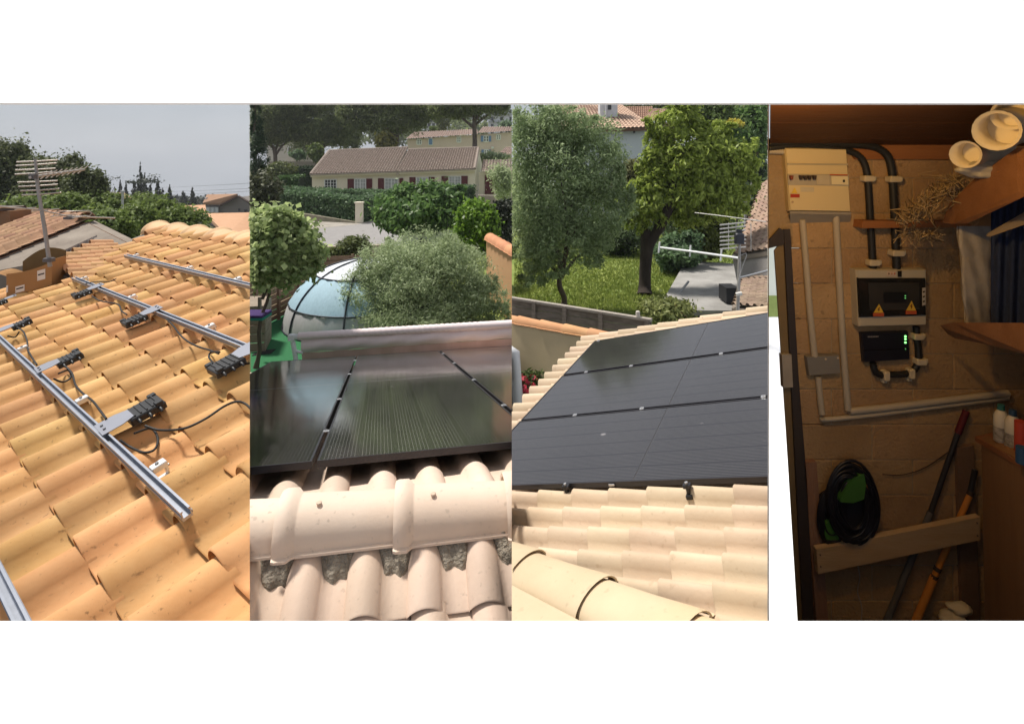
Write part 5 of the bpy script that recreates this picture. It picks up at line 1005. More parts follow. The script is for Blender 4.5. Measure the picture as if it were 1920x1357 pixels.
leaves('crown', root, blobs, 64000, .10, .03, ol3, 3, clump=.11, nclump=190, up=.35, shell=.45)
wal = LEAF('leaf_walnut', (.14, .20, .03), (.48, .57, .12), .5, .45)
root = empty('walnut_tree', G(1209, 549), 'leafy green tree with thick dark forked trunk standing on the lawn', 'tree'); d = 15.6
darkb = M('dark_bark', (.022, .016, .013), .95, (.05, .038, .03), 7, bump=.8, bscale=18, stretch=(1, 1, .3))
mb = MB(); mb.tube(smoothpts([G(1209, 553), W(1209, 535, d), W(1210, 500, d), W(1213, 462, d), W(1212, 440, d), W(1205, 425, d)], 3), [.25, .20, .175, .165, .16, .16, .16, .165, .17, .18, .185, .18, .16, .14, .11, .09], 12)
mb.tube(smoothpts([W(1212, 470, d), W(1225, 445, d - .1), W(1240, 420, d - .2), W(1255, 385, d - .2), W(1262, 345, d - .1), W(1266, 315, d), W(1268, 280, d)], 3), [.15, .145, .14, .135, .13, .145, .14, .135, .13, .125, .12, .115, .11, .1, .09, .08, .07, .06, .05], 10)
for a, b in (((1258, 370), (1310, 320)), ((1263, 335), (1220, 300)), ((1245, 410), (1300, 390)), ((1207, 435), (1190, 400)), ((1266, 300), (1330, 250)), ((1310, 320), (1370, 300)), ((1300, 390), (1345, 380))):
    p, q = W(*a, d), W(*b, d); mb.tube(smoothpts([p, p.lerp(q, .5) + V((0, -.1, .12)), q], 4), [.07 - .05 * i / 8 for i in range(9)], 7)
mb.build('trunk', darkb, root); mb = MB(); mb.tube([W(1267, 312, d - .12), W(1268, 310, d - .2)], .085, 10); mb.build('sawn_stub', M('sawn_wood', (.40, .26, .17), .9), root)
blobs = [oc(1295, 300, 62, 55), oc(1272, 228, 44, 38), oc(1340, 290, 60, 48), oc(1395, 300, 32, 38), oc(1240, 290, 35, 60), oc(1310, 370, 70, 50), oc(1210, 385, 45, 40), oc(1195, 410, 28, 26), oc(1290, 400, 40, 26), oc(1365, 370, 40, 40), oc(1330, 345, 50, 40), oc(1225, 345, 40, 35), oc(1185, 370, 24, 30), oc(1285, 200, 30, 26), oc(1228, 238, 20, 26), oc(1212, 318, 22, 16), oc(1178, 398, 18, 16), oc(1402, 340, 22, 26), oc(1345, 245, 34, 24)]
leaves('crown', root, blobs, 34000, .16, .062, wal, 3, clump=.13, nclump=190, up=.5, shell=.35, droop=1.0)
d = 16
tree('lawn_shrub', 'dark rounded shrub on the lawn behind the white rail', 'shrub', G(1262, 505), [E3(1265, 478, 18.5, 38, 30), E3(1290, 470, 18.5, 26, 34)], 5000, .16, .08, ivy, .05, sect=3)
tree('young_tree', 'bushy young tree rooted on the lawn between the white rail and the aerial', 'tree', G(1320, 495), [E3(1320, 440, 19.5, 34, 44), E3(1300, 420, 19.5, 26, 32), E3(1340, 425, 19.5, 22, 32)], 6500, .17, .08, LEAF('leaf_walnut2', (.04, .06, .012), (.20, .24, .05), .35), .06, sect=3)
tree('shade_tree', 'dark green tree behind the yellow blossom at the edge of the view', 'tree', V((W(1405, 0, 34).x, 34, 0)), [E3(1405, 250, 34, 40, 45), E3(1430, 225, 34, 30, 40), E3(1385, 225, 34, 24, 24), E3(1425, 300, 34, 22, 50)], 11000, .28, .15, grn2, .2, sect=3)
tree('shade_tree', 'mid green tree just behind the sawn limb and forked tree', 'tree', V((W(1330, 0, 30).x, 30, 0)), [E3(1340, 225, 30, 45, 35), E3(1300, 215, 30, 35, 28)], 9000, .25, .12, LEAF('leaf_mid_green', (.03, .055, .016), (.17, .24, .06), .3), .2, sect=3)
root = empty('yellow_shrub', V((W(1376, 0, 28).x, 28, 0)), 'yellow flowering treetop shining before the dark green trees', 'tree'); trunk(root, V((W(1376, 0, 28).x, 28, 0)), W(1376, 240, 28), .06, .03, BARK())
leaves('blossom', root, [E3(1374, 232, 28, 15, 9), E3(1385, 237, 28, 9, 9)], 700, .16, .10, LEAF('blossom_yellow', (.42, .38, .06), (.75, .66, .12), .3), 3)
leaves('crown', root, [E3(1376, 248, 28.2, 20, 14)], 1500, .16, .10, grn2, 3)
tree('far_green_tree', 'row of bushy green trees along the top edge beyond the tiled roofs', 'tree', V((W(1300, 0, 60).x, 60, 0)), [E3(1210, 193, 60, 40, 14), E3(1290, 195, 60, 40, 16), E3(1360, 200, 60, 40, 25), E3(1425, 205, 60, 35, 30)], 9000, .5, .3, pine, .3, sect=3)
bush('dark low shrubs under the white house wall beside the olive tree', 1185, 335, 24, 34, 34, 6000, .17, .09, LEAF('leaf_mix', (.05, .055, .02), (.20, .20, .07), .3), 3)
bush('dark hedge shrub along the far side of the lawn', 1160, 452, 22, 36, 26, 5000, .17, .08, LEAF('leaf_lawn_dark', (.015, .03, .01), (.075, .115, .035), .2), 3)
bush('dark shrub behind the pale roof at the edge of the lawn', 1410, 360, 28, 28, 50, 6000, .2, .1, LEAF('leaf_lawn_dark', (.015, .03, .01), (.075, .115, .035), .2), 3)
bush('variegated shrub with pale pink blossom at the roof edge beside the terrace', 1245, 580, 11.5, 45, 22, 2600, .12, .045, LEAF('leaf_varieg', (.10, .13, .03), (.36, .38, .14), .35), 3)
leaves('blossom', bpy.data.objects[[o.name for o in bpy.data.objects if o.get('label', '').startswith('variegated')][0]], [E3(1262, 585, 11.4, 25, 12)], 70, .06, .05, LEAF('petal_pale', (.6, .3, .28), (.7, .45, .4), .3), 3)
leaves('ivy_bank', None, [E3(1180, 390, 27, 240, 60)], 9000, .22, .12, LEAF('leaf_lawn_dark', (.015, .03, .01), (.075, .115, .035), .2), 3, clump=.2); tag(bpy.data.objects['ivy_bank'], 'dark undergrowth along the back of the lawn', 'undergrowth', kind='stuff')
# neighbour's roof and aerial at the edge
root = empty('neighbour_roof', V((W(1420, 0, 13).x, 13, 0)), 'weathered tiled roof with grey gable standing at the edge of the view by the aerial', 'roof')
oldt = M('worn_pink_tile', (.33, .215, .155), .9, (.45, .32, .245), 5, bump=.3, rnd=.14, speck=1)
A0, A1, B0, B1 = W(1376, 478, 15), W(1470, 462, 13.6), W(1428, 345, 21), W(1520, 335, 19.5)
pieces_quad(root, A0, A1, B0, 8, 20, oldt, 3, seg=4)
mb = MB(); mb.prism([p - V((0, 0, .06)) for p in (A0, A1, A1 + B0 - A0, B0)], V((0, 0, -.1))); mb.build('roof_slab', stucco, root, 3)
mb = MB(); mb.prism([A0 + V((.1, .1, -.05)), W(1390, 530, 14.6), W(1480, 512, 13.4), A1 + V((0, .1, -.05))], V((0, .3, 0))); mb.build('gable_wall', M('grey_gable', (.30, .275, .255), .95, (.38, .35, .33), 2, bump=.4), root, 3)
C0, C1, Dd0 = W(1372, 572, 11.2), W(1470, 580, 10.2), W(1390, 520, 14.2)
pieces_quad(root, C0, C1, Dd0, 7, 11, M('worn_brown_tile', (.24, .17, .12), .9, (.36, .265, .20), 5, bump=.3, rnd=.16), 3, seg=4)
mb = MB(); mb.prism([p - V((0, 0, .06)) for p in (C0, C1, C1 + Dd0 - C0, Dd0)], V((0, 0, -.1))); mb.build('roof_slab', stucco, root, 3)
mb = MB(); a = W(1385, 522, 14.0); b = W(1470, 500, 12.8); mb.tube([a, b], .03, 6); mb.build('flashing', M('lead_flashing', (.34, .36, .40), .5, metal=.5), root, 3)
mb = MB(); mb.abox(W(1362, 568, 13.6), W(1386, 540, 13.6) + V((0, .5, 0))); tag(mb.build('black_box', M('black_box', (.02, .02, .022), .6), None, 3), 'black box standing on the concrete terrace against the worn roof', 'box')
dp = 9.6; root = empty('tv_aerial', W(1384, 575, dp), 'television aerial with stacked pale rods and black head before the worn roof', 'aerial')
mb = MB(); mb.tube([W(1383, 590, dp), W(1386, 500, dp), W(1387, 436, dp)], [.03, .028, .02], 8); mb.build('pole', M('pale_pole', (.38, .36, .34), .5, metal=.3), root, 3)
mb = MB(); mb.bbox(W(1386, 447, dp - .05), V((.075, 0, 0)), V((0, .05, 0)), V((0, 0, .09)), .02); mb.tube([W(1386, 436, dp), W(1386, 430, dp)], .05, 8); mb.build('head_unit', M('dark_unit', (.04, .04, .05), .5), root, 3)
for k in range(7):
    y0, y1 = 422 + k * 7.5, 420 + k * 7 - (3 if k < 3 else -1); mb = MB(); mb.tube([W(1350, y0, dp - .1), W(1398, y1, dp + .1)], .012, 6); mb.build('rod', M('pale_rod', (.55, .53, .5), .45, metal=.3), root, 3)
for x in (1366, 1380, 1408): mb = MB(); mb.tube([W(x, 418, dp), W(x, 470, dp)], .006, 5); mb.build('upright_rod', M('pale_rod', (.55, .53, .5), .45, metal=.3), root, 3)
mb = MB(); mb.tube(smoothpts([W(1386, 480, dp - .05), W(1400, 476, dp - .1), W(1392, 500, dp - .1), W(1384, 530, dp - .06), W(1386, 552, dp - .08)], 5), .008, 5); mb.build('cable', M('pale_cable', (.4, .38, .36), .6), root, 3)
mb = MB(); mb.tube([W(1380, 552, dp - .08), W(1391, 550, dp - .1)], .035, 8); mb.build('bracket', M('pale_rod', (.55, .53, .5), .45, metal=.3), root, 3)
root = empty('white_rail', G(1300, 520), 'long white rail aerial with short cross rods over the lawn', 'rail'); dR = 11.5
mb = MB(); mb.tube([W(1236, 464, dR + .6), W(1300, 472, dR), W(1385, 484, dR - .8)], .024, 7); mb.build('bar', whm, root, 3)
for x, y in ((1236, 464), (1294, 471), (1352, 479)): mb = MB(); mb.tube([W(x + 1, y - 11, dR + .1), W(x - 1, y + 10, dR + .1)], .018, 6); mb.build('cross_rod', whm, root, 3)
mb = MB(); mb.tube([W(1303, 399, 13), W(1345, 404, 12.6), W(1436, 416, 12)], .012, 5); tag(mb.build('aerial_boom', M('pale_rod', (.55, .53, .5), .45, metal=.3), None, 3), 'thin pale boom crossing in front of the young tree toward the worn roof', 'boom')
mb = MB(); mb.tube([V((W(1398, 0, 17.5).x, 17.5, 0)), W(1398, 375, 17.5)], .05, 7); mb.tube([W(1375, 374, 17.5), W(1412, 373, 17.5)], .03, 6); mb.tube([W(1410, 340, 17.5), W(1406, 374, 17.5)], .03, 6); tag(mb.build('grey_post', M('grey_post', (.30, .30, .30), .7), None, 3), 'grey post with a short crossbar between the trees and the worn roof', 'post')
mb = MB(); mb.tube([G(1258, 570), W(1291, 528, 15.2)], .03, 6); tag(mb.build('metal_bar', M('grey_post', (.30, .30, .30), .7), None, 3), 'thin grey metal bar leaning over the terrace edge', 'bar')
# ================================================================== PANEL 4 : dim store room
dR4 = 2.8
def W4(x, y, o=0.0): return W(x, y, dR4 - o * .45)
blockm = M('rough_block', (.32, .205, .105), .95, (.46, .305, .165), 3, bump=.45, bscale=70, rnd=.07, speck=.5)
root = empty('block_wall', W4(1680, 1190), 'rough concrete block wall carrying the electrical boxes in the dim store room', 'wall')
bh, bwid, y = 66, 152, 268; row = 0
while y < 1230:
    x = 1484 - (76 if row % 2 else 0)
    while x < 1960:
        x0, x1 = max(x + 1.2, 1484 + (y - 450) * .045 - 4), min(x + bwid - 1.2, 1960)
        if x1 - x0 > 12:
            mb = MB(); a, b = W4(x0, y + bh - .9, random.uniform(0, .006)), W4(x1, y + .9, 0); mb.bbox((a + b) / 2 + V((0, .012, 0)), V(((b.x - a.x) / 2, 0, 0)), V((0, 0, (b.z - a.z) / 2)), V((0, -.012 + random.uniform(-.001, .001), 0)), .0035); mb.build('concrete_block', blockm, root)
        x += bwid
    y += bh; row += 1
mb = MB(); mb.abox(W(1545, 1240, dR4 + .004), W(1990, 255, dR4 + .09)); mb.abox(W(1500, 760, dR4 + .004), W(1546, 255, dR4 + .012)); mb.build('mortar_bed', M('mortar_sand', (.33, .25, .16), .95, (.40, .31, .2), 6, bump=.8), root)
# ceiling boards and side walls
darkw = M('dark_red_board', (.085, .032, .013), .75, (.115, .048, .02), 4, bump=.2, stretch=(.4, 4, 4))
root = empty('board_ceiling', W4(1690, 200), 'dark reddish brown board ceiling sloping over the store room', 'ceiling')
def xin(d, off=0.012): return (1439.2 - PX) / F * d + off
for k in range(5):
    d0, d1 = dR4 + .1 - k * .23, dR4 + .1 - (k + 1) * .23 + .004; zc = lambda d: CZ + .068 + (dR4 - d) * .26
    mb = MB(); mb.prism([V((xin(d0), d0, zc(d0))), V((3.0, d0, zc(d0))), V((3.0, d1, zc(d1))), V((xin(d1), d1, zc(d1)))], V((0, 0, .03))); mb.build('ceiling_board', darkw, root)
root = empty('room_shell', V((1.8, 2.6, 0)), 'dark timber side walls and flat cover of the store room', 'wall')
mb = MB(); d0, d1 = 1.76, dR4 + .1; mb.prism([V((xin(d0, .001), d0, 0)), V((xin(d1, .001), d1, 0)), V((xin(d1, .005), d1, 0)), V((xin(d0, .004), d0, 0))], V((0, 0, CZ + .36)))
shellm = M('brown_shell', (.14, .085, .04), .9, (.18, .11, .06), 3); mb.build('side_wall', shellm, root)
mb = MB(); mb.abox((3.0, 1.76, 0), (3.06, dR4 + .1, CZ + .12)); mb.build('side_wall', shellm, root)
mb = MB(); mb.prism([V((xin(1.76), 1.76, CZ + .38)), V((3.06, 1.76, CZ + .38)), V((3.06, dR4 + .12, CZ + .11)), V((xin(dR4 + .12), dR4 + .12, CZ + .11))], V((0, 0, .05))); mb.build('roof_cover', shellm, root)
mb = MB(); mb.abox((1.62, 1.74, 0), (3.06, 1.77, CZ + .15)); mb.build('front_panel', shellm, root)
mb = MB(); mb.abox((xin(1.76), 1.74, 0), (3.0, 1.77, CZ - 1.47)); mb.build('front_panel', shellm, root)
tag(MB().abox((xin(1.76) + .1, 1.77, .9), (3.0, dR4 + .1, .94)).build('room_floor', M('dusty_floor', (.10, .08, .06), .95)), kind='structure')
# door opening to the bright yard
wy = M('yard_glare_white', (.86, .86, .87), .8, var=.02)  # white stands in for overexposed daylight on the ground outside
yd = lambda x, d: (x - PX) / F * d
def yard(name, rows, mat, kind='structure'):
    mb = MB(); v = []
    for d, z in rows: v += [V((yd(1440.5, d), d, z)), V((yd(1560, d), d, z))]
    mb.add(v, [(2 * i, 2 * i + 1, 2 * i + 3, 2 * i + 2) for i in range(len(rows) - 1)]); return mb.build(name, mat)
tag(yard('yard_pavement', [(4.4, .03), (8.0, .03), (10.0, .92)], wy), kind='structure')
tag(yard('yard_grass_strip', [(10.0, .925), (10.6, 1.16)], M('yard_grass', (.13, .17, .05), .95, bump=.6)), kind='structure')
mb = MB(); mb.prism([V((yd(1440.5, 10.6), 10.6, .9)), V((yd(1560, 10.6), 10.6, .9)), V((yd(1560, 11.4), 11.4, 2.3)), V((yd(1440.5, 11.4), 11.4, 2.3))], V((0, .1, 0))); tag(mb.build('pale_bank', M('pale_bank', (.62, .66, .58), .9, (.72, .75, .68), 1), None, 4), 'pale sunlit bank seen through the store room doorway', 'bank')
root = empty('door_frame', W4(1490, 1160), 'dark door frame leaning beside the bright doorway of the store room', 'door frame')
dfm = M('dark_frame', (.035, .03, .035), .5, (.055, .045, .04), 3, spec=.4); brnf = M('brown_jamb', (.17, .12, .06), .7, (.22, .16, .085), 4)
mb = MB(); mb.prism([W4(1470, 430, .06), W4(1482, 430, .06), W4(1497, 700, .06), W4(1513, 900, .06), W4(1528, 1200, .06), W4(1508, 1200, .06), W4(1483, 700, .06)], V((0, .012, 0))); mb.build('jamb', dfm, root)
mb = MB(); mb.prism([W4(1452, 470, .03), W4(1470, 446, .03), W4(1485, 720, .03), W4(1508, 1200, .03), W4(1499, 1200, .03), W4(1478, 860, .03)], V((0, .008, 0))); mb.build('inner_jamb', brnf, root, 4)
mb = MB(); mb.prism([W4(1441, 452, .05), W4(1462, 428, .05), W4(1474, 434, .05), W4(1472, 458, .05), W4(1441, 466, .05)], V((0, .012, 0))); mb.build('lintel', dfm, root, 4)
mb = MB(); mb.prism([W4(1466, 665, .08), W4(1484, 665, .08), W4(1487, 726, .08), W4(1469, 727, .08)], V((0, .03, 0))); mb.build('strike_plate', M('pale_plate', (.34, .31, .27), .5), root)
mb = MB(); mb.prism([W4(1441, 272, .0), W4(1500, 268, .0), W4(1500, 440, .0), W4(1441, 452, .0)], V((0, .02, 0))); mb.build('lintel_wall', M('lintel_render', (.30, .21, .12), .95, (.38, .28, .17), 4, bump=.6), root, 4)
# red brown beam on top of the wall and timber post below
tim = M('orange_timber', (.27, .105, .035), .7, (.34, .145, .055), 5, bump=.15, stretch=(.5, 4, 4)); timb = M('pale_plank', (.44, .31, .18), .75, (.52, .38, .24), 5, bump=.15, stretch=(.5, 4, 4))
mb = MB(); mb.prism([W4(1588, 272, .05), W4(1825, 272, .05), W4(1825, 299, .05), W4(1606, 299, .05)], V((0, .05, 0))); tag(mb.build('wall_plate_beam', tim), 'reddish timber beam along the top of the block wall', 'beam')
mb = MB(); mb.prism([W4(1618, 414, .16), W4(1812, 416, .16), W4(1812, 426, .16), W4(1616, 428, .16)], V((0, .13, 0))); mb.prism([W4(1790, 416, .17), W4(1822, 421, .2), W4(1822, 427, .2), W4(1790, 427, .17)], V((0, .03, 0))); tag(mb.build('wooden_ledge', tim), 'thin orange wooden shelf crossing in front of two black pipes', 'shelf')

# consumer unit
ivory = M('ivory_plastic', (.66, .54, .31), .42, var=.03, spec=.4); ivd = M('ivory_dark', (.45, .39, .28), .5)  # second, darker ivory for the door lip
def boxq(pts, o0, o1, taper=0):
    """front face from four pixel corners, sides run back to the wall"""
    mb = MB(); f = [W4(x, y, o1) for x, y in pts]; c = sum((V(p) for p in f), V()) / 4; r = .93
    f1 = [c + (p - c) * .965 for p in f]; f0 = [p + V((0, .010, 0)) for p in f]; bk = [V((p.x, dR4 - o0 * .45, p.z)) for p in f]
    n = 4; P = f1 + f0 + bk
    mb.add(P, [(0, 1, 2, 3)] + [(i, i + 4, (i + 1) % 4 + 4, (i + 1) % 4) for i in range(4)] + [(i + 4, i + 8, (i + 1) % 4 + 8, (i + 1) % 4 + 4) for i in range(4)]); return mb
root = empty('consumer_unit', W4(1535, 420), 'ivory electrical consumer unit with a row of breakers and red label', 'electrical box')
boxq([(1472, 277), (1588, 279), (1596, 398), (1481, 396)], 0, .09).build('cover', ivory, root)
mb = MB(); a = [W4(1481, 396, .085), W4(1596, 398, .085), W4(1594, 412, .0), W4(1482, 414, .0)]; mb.prism(a, V((0, 0, -.012))); mb.build('base', M('grey_base', (.30, .27, .23), .5), root)
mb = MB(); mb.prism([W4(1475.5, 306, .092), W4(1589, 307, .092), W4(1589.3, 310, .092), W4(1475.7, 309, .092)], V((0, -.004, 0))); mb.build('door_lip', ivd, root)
mb = MB(); mb.prism([W4(1477, 326, .093), W4(1591, 327.5, .093), W4(1592, 349, .093), W4(1478, 347, .093)], V((0, .004, 0))); mb.build('breaker_strip', M('grey_strip', (.40, .36, .29), .5), root)
for x in (1482, 1500, 1508, 1516, 1525):
    mb = MB(); mb.prism([W4(x - 3, 329, .096), W4(x + 3.5, 329, .096), W4(x + 2.5, 337, .096), W4(x - 1.5, 337, .096)], V((0, -.014, 0))); mb.build('breaker', M('breaker_dark', (.05, .035, .03), .5) if x > 1490 else M('breaker_red', (.2, .05, .03), .5), root)
mb = MB(); mb.prism([W4(1531, 328.5, .096), W4(1554, 329, .096), W4(1555, 347, .096), W4(1532, 346.5, .096)], V((0, -.003, 0))); mb.build('blank_plate', M('beige_plate', (.5, .44, .33), .5), root)
mb = MB(); mb.prism([W4(1558, 330, .096), W4(1589, 330.5, .096), W4(1590, 347, .096), W4(1559, 346, .096)], V((0, -.003, 0))); s = mb.build('meter_window', M('cream_window', (.72, .64, .42), .25), root)
mb = MB(); mb.prism([W4(1556, 327, .1), W4(1589, 327.5, .1), W4(1589, 329.5, .1), W4(1556, 329, .1)], V((0, -.002, 0))); mb.build('red_edge', M('red_print', (.42, .05, .03), .6), s)
mb = MB(); mb.prism([W4(1580, 337, .1), W4(1584, 337, .1), W4(1584, 342, .1), W4(1580, 342, .1)], V((0, -.002, 0))); mb.build('button', blackp, s)
redl = M('red_label', (.40, .045, .025), .6)
mb = MB(); mb.prism([W4(1482, 364, .094), W4(1499, 364, .094), W4(1499, 370.5, .094), W4(1482, 370.5, .094)], V((0, -.002, 0))); mb.build('red_label', redl, root)
mb = MB(); mb.prism([W4(1484, 362.5, .094), W4(1490, 352, .094), W4(1495, 362.5, .094)], V((0, -.002, 0))); mb.build('warning_triangle', M('yellow_label', (.72, .5, .08), .6), root)
mb = MB(); mb.prism([W4(1501, 350.5, .094), W4(1526, 351, .094), W4(1526, 360, .094), W4(1501, 359.5, .094)], V((0, -.001, 0))); mb.build('paper_label', M('tan_label', (.55, .49, .36), .6), root)
mb = MB(); mb.tube([W4(1486, 379, .094), W4(1486, 379, .098)], .006, 8); mb.build('round_mark', M('tan_mark', (.4, .3, .2), .6), root)
# second box with clear door
root = empty('junction_cabinet', W4(1672, 612), 'grey cabinet with smoked clear door and two yellow warning triangles', 'electrical box')
cabm = M('cabinet_grey', (.48, .44, .36), .42, var=.04, spec=.4)
boxq([(1606, 506), (1738, 505), (1738, 610), (1611, 613)], 0, .13).build('case', cabm, root)
dk2 = M('smoked_door', (.014, .015, .017), .13, var=.1, spec=.6)
mb = boxq([(1608, 521), (1737, 521), (1738, 592), (1612, 596)], .128, .145); mb.build('door', dk2, root)
mb = MB(); mb.prism([W4(1628, 530, .149), W4(1724, 530, .149), W4(1724, 580, .149), W4(1631, 582, .149)], V((0, .002, 0))); dr = mb.build('inner_panel', M('inner_grey', (.035, .036, .038), .18, spec=.5), root)
mb = MB(); mb.prism([W4(1656, 548, .151), W4(1702, 547, .151), W4(1702, 567, .151), W4(1657, 568, .151)], V((0, .001, 0))); mb.build('breaker_block', M('block_dark', (.012, .014, .02), .3), dr)
def emis(name, c, s):
    m = bpy.data.materials.new(name); m.use_nodes = True; b = m.node_tree.nodes['Principled BSDF']; b.inputs['Base Color'].default_value = c; b.inputs['Emission Color'].default_value = c; b.inputs['Emission Strength'].default_value = s; MATS[name] = m; return m
led = emis('green_led', (.25, 1, .25, 1), 2.0); ledd = emis('dim_green_led', (.15, .7, .2, 1), .35)
for x, y in ((1697.5, 554.5), (1697.5, 559)): mb = MB(); mb.tube([W4(x, y, .152), W4(x, y, .155)], .0032, 8); mb.build('indicator', ledd, dr)
yel, org_ = M('sign_yellow', (.72, .48, .06), .6), M('sign_red', (.5, .10, .04), .6)
for cx, y0, y1 in ((1647, 570, 586), (1708, 564, 582)):
    mb = MB(); mb.prism([W4(cx - 9, y1, .150), W4(cx + 9, y1, .150), W4(cx + 1, y0, .150)], V((0, -.002, 0))); sg = mb.build('warning_sign', yel, root)
    mb = MB(); mb.prism([W4(cx - 10, y1 + 7, .150), W4(cx + 10, y1 + 7, .150), W4(cx + 10, y1 + .5, .150), W4(cx - 10, y1 + .5, .150)], V((0, -.002, 0))); mb.build('red_strip', org_, sg)
    mb = MB(); mb.prism([W4(cx + 1, y0 + 6, .1535), W4(cx + 3, y0 + 6, .1535), W4(cx + 1, y0 + 10, .1535), W4(cx + 3, y0 + 10, .1535), W4(cx, y1 - 2, .1535), W4(cx, y0 + 11, .1535), W4(cx - 2, y0 + 11, .1535)], V((0, -.001, 0))); mb.build('bolt_symbol', M('sign_ink', (.12, .03, .01), .7), sg)
mb = MB(); mb.prism([W4(1729, 540, .150), W4(1735, 539, .150), W4(1735, 571, .150), W4(1729, 573, .150)], V((0, -.002, 0))); ls = mb.build('label_strip', M('label_white', (.48, .45, .42), .6), root)
for k in range(3): mb = MB(); mb.prism([W4(1730, 546 + 9 * k, .1535), W4(1734, 545 + 9 * k, .1535), W4(1734, 548 + 9 * k, .1535), W4(1730, 549 + 9 * k, .1535)], V((0, -.001, 0))); mb.build('print_mark', blackp, ls)
mb = MB(); mb.prism([W4(1663, 509, .132), W4(1680, 508.5, .132), W4(1680, 517.5, .132), W4(1663, 518, .132)], V((0, -.002, 0))); ls = mb.build('brand_sticker', M('sticker_pale', (.55, .45, .38), .6), root)
for k, (x, m_) in enumerate(((1666, 'a'), (1671.5, 'b'), (1677, 'c'))): mb = MB(); mb.tube([W4(x, 513, .135), W4(x, 513, .138)], .0048, 8); mb.build('print_dot', M('dot_' + m_, ((.10, .05, .04), (.42, .22, .14), (.4, .1, .06))[k], .6), ls)
mb = MB(); mb.prism([W4(1683, 508, .132), W4(1690, 507.5, .132), W4(1690, 519, .132), W4(1683, 519, .132)], V((0, -.003, 0))); mb.build('code_sticker', blackp, root)
# black gateway with green lights
root = empty('monitoring_gateway', W4(1660, 680), 'dark blue black monitoring gateway with three green lights under the grey cabinet', 'electrical box')
gtm = M('gateway_plastic', (.012, .014, .026), .4, var=.1, spec=.45)
boxq([(1616, 625), (1704, 622), (1707, 674), (1621, 680)], 0, .06).build('case', gtm, root)
mb = MB(); mb.prism([W4(1619, 656, .0612), W4(1705, 653, .0612), W4(1705, 654.5, .0612), W4(1619, 657.5, .0612)], V((0, -.001, 0))); mb.build('case_joint', M('joint_dark', (.004, .004, .006), .5), root)
for y in (630.5, 635.5, 642): mb = MB(); mb.tube([W4(1697.5, y, .061), W4(1697.5, y, .065)], .0052, 8); mb.build('indicator', led, root)
mb = MB(); mb.tube([W4(1697.5, 654, .061), W4(1697.5, 654, .064)], .003, 8); mb.build('indicator', ledd, root)
for k in range(7): x = 1627 + k * 3; mb = MB(); mb.prism([W4(x, 632.6 - k * .1, .0615), W4(x + 2, 632.5 - k * .1, .0615), W4(x + 2, 630 - k * .1, .0615), W4(x, 630.1 - k * .1, .0615)], V((0, -.001, 0))); mb.build('letter_mark', M('grey_print', (.28, .28, .3), .6), root)
# grey junction box
root = empty('junction_box', W4(1542, 705), 'small grey junction box where a pale conduit ends', 'electrical box'); gb = M('grey_box', (.22, .21, .195), .55, var=.05)
boxq([(1512, 669), (1574, 666), (1577, 700), (1517, 704)], 0, .06).build('lid', gb, root)
for x, y in ((1548, 673), (1571, 671)): mb = MB(); mb.tube([W4(x, y, .06), W4(x, y, .064)], .005, 8); mb.build('lid_screw', M('pale_screw', (.5, .42, .3), .5), root)
# conduits, black pipes and clips
cond = M('pale_conduit', (.46, .41, .33), .45, var=.04); blk = M('corrugated_black', (.018, .019, .021), .5, var=.1, spec=.4); clipm = M('cream_clip', (.58, .51, .38), .5)
def pipe(lb, pts, r, mat, o=.03, name='conduit', corrug=False, cat='pipe', group=None, offs=None, clips=()):
    P = smoothpts([W4(x, y, (offs[i] if offs else o)) for i, (x, y) in enumerate(pts)], 5); rt = empty(name, P[0], lb, cat, group); mb = MB()
    if corrug:
        L_ = sum((P[i + 1] - P[i]).length for i in range(len(P) - 1)); n = int(L_ / .0065); acc = [0]
        for i in range(len(P) - 1): acc.append(acc[-1] + (P[i + 1] - P[i]).length)
        Q = []
        for k in range(n + 1):
            s = L_ * k / n; i = max(j for j in range(len(acc) - 1) if acc[j] <= s + 1e-9); Q.append(P[i].lerp(P[i + 1], (s - acc[i]) / max(1e-9, acc[i + 1] - acc[i])))
        mb.tube(Q, [r * (1 if k % 2 else .86) for k in range(n + 1)], 10)
    else: mb.tube(P, r, 10)
    mb.build('tube', mat, rt)
    for (x, y, hz) in clips:
        c = W4(x, y, o); k = MB(); ex, ez = (V((r * 1.5, 0, 0)), V((0, 0, .015))) if not hz else (V((.014, 0, 0)), V((0, 0, r * 1.45))); k.bbox(c + V((0, -.004, 0)), ex, ez, V((0, -r * 1.15, 0)), .005); k.bbox(c + V((r * 1.9, .008, 0)) if not hz else c + V((0, .008, -r * 1.7)), V((.011, 0, 0)), V((0, 0, .012)), V((0, -.012, 0)), .003); k.build('clip', clipm, rt)
    return rt
pipe('pale conduit from the consumer unit down to the grey junction box', [(1504, 412), (1510, 480), (1518, 580), (1527, 668)], .0155, cond)
pipe('longest pale conduit running down beside the grey cabinet', [(1567, 404), (1572, 500), (1580, 640), (1590, 768)], .016, cond)
pipe('short pale conduit below the grey junction box', [(1534, 706), (1537, 740), (1541, 776)], .0145, cond)
pipe('upper of two pale pipes running level across the wall', [(1592, 771), (1680, 762), (1780, 750), (1890, 737)], .017, cond, o=.035)
pipe('lower of two pale pipes running level across the wall', [(1541, 782), (1550, 786), (1640, 777), (1760, 762), (1890, 746)], .012, cond, o=.03)
pipe('black corrugated pipe with the tighter bend, ending left of the cabinet centre', [(1441, 278), (1500, 272), (1560, 278), (1592, 283), (1614, 296), (1624, 318), (1628, 350), (1632, 420), (1637, 505)], .0175, blk, o=.05, name='black_pipe', corrug=True, group='black corrugated pipes', clips=[(1626, 335, 0), (1636, 492, 0)])
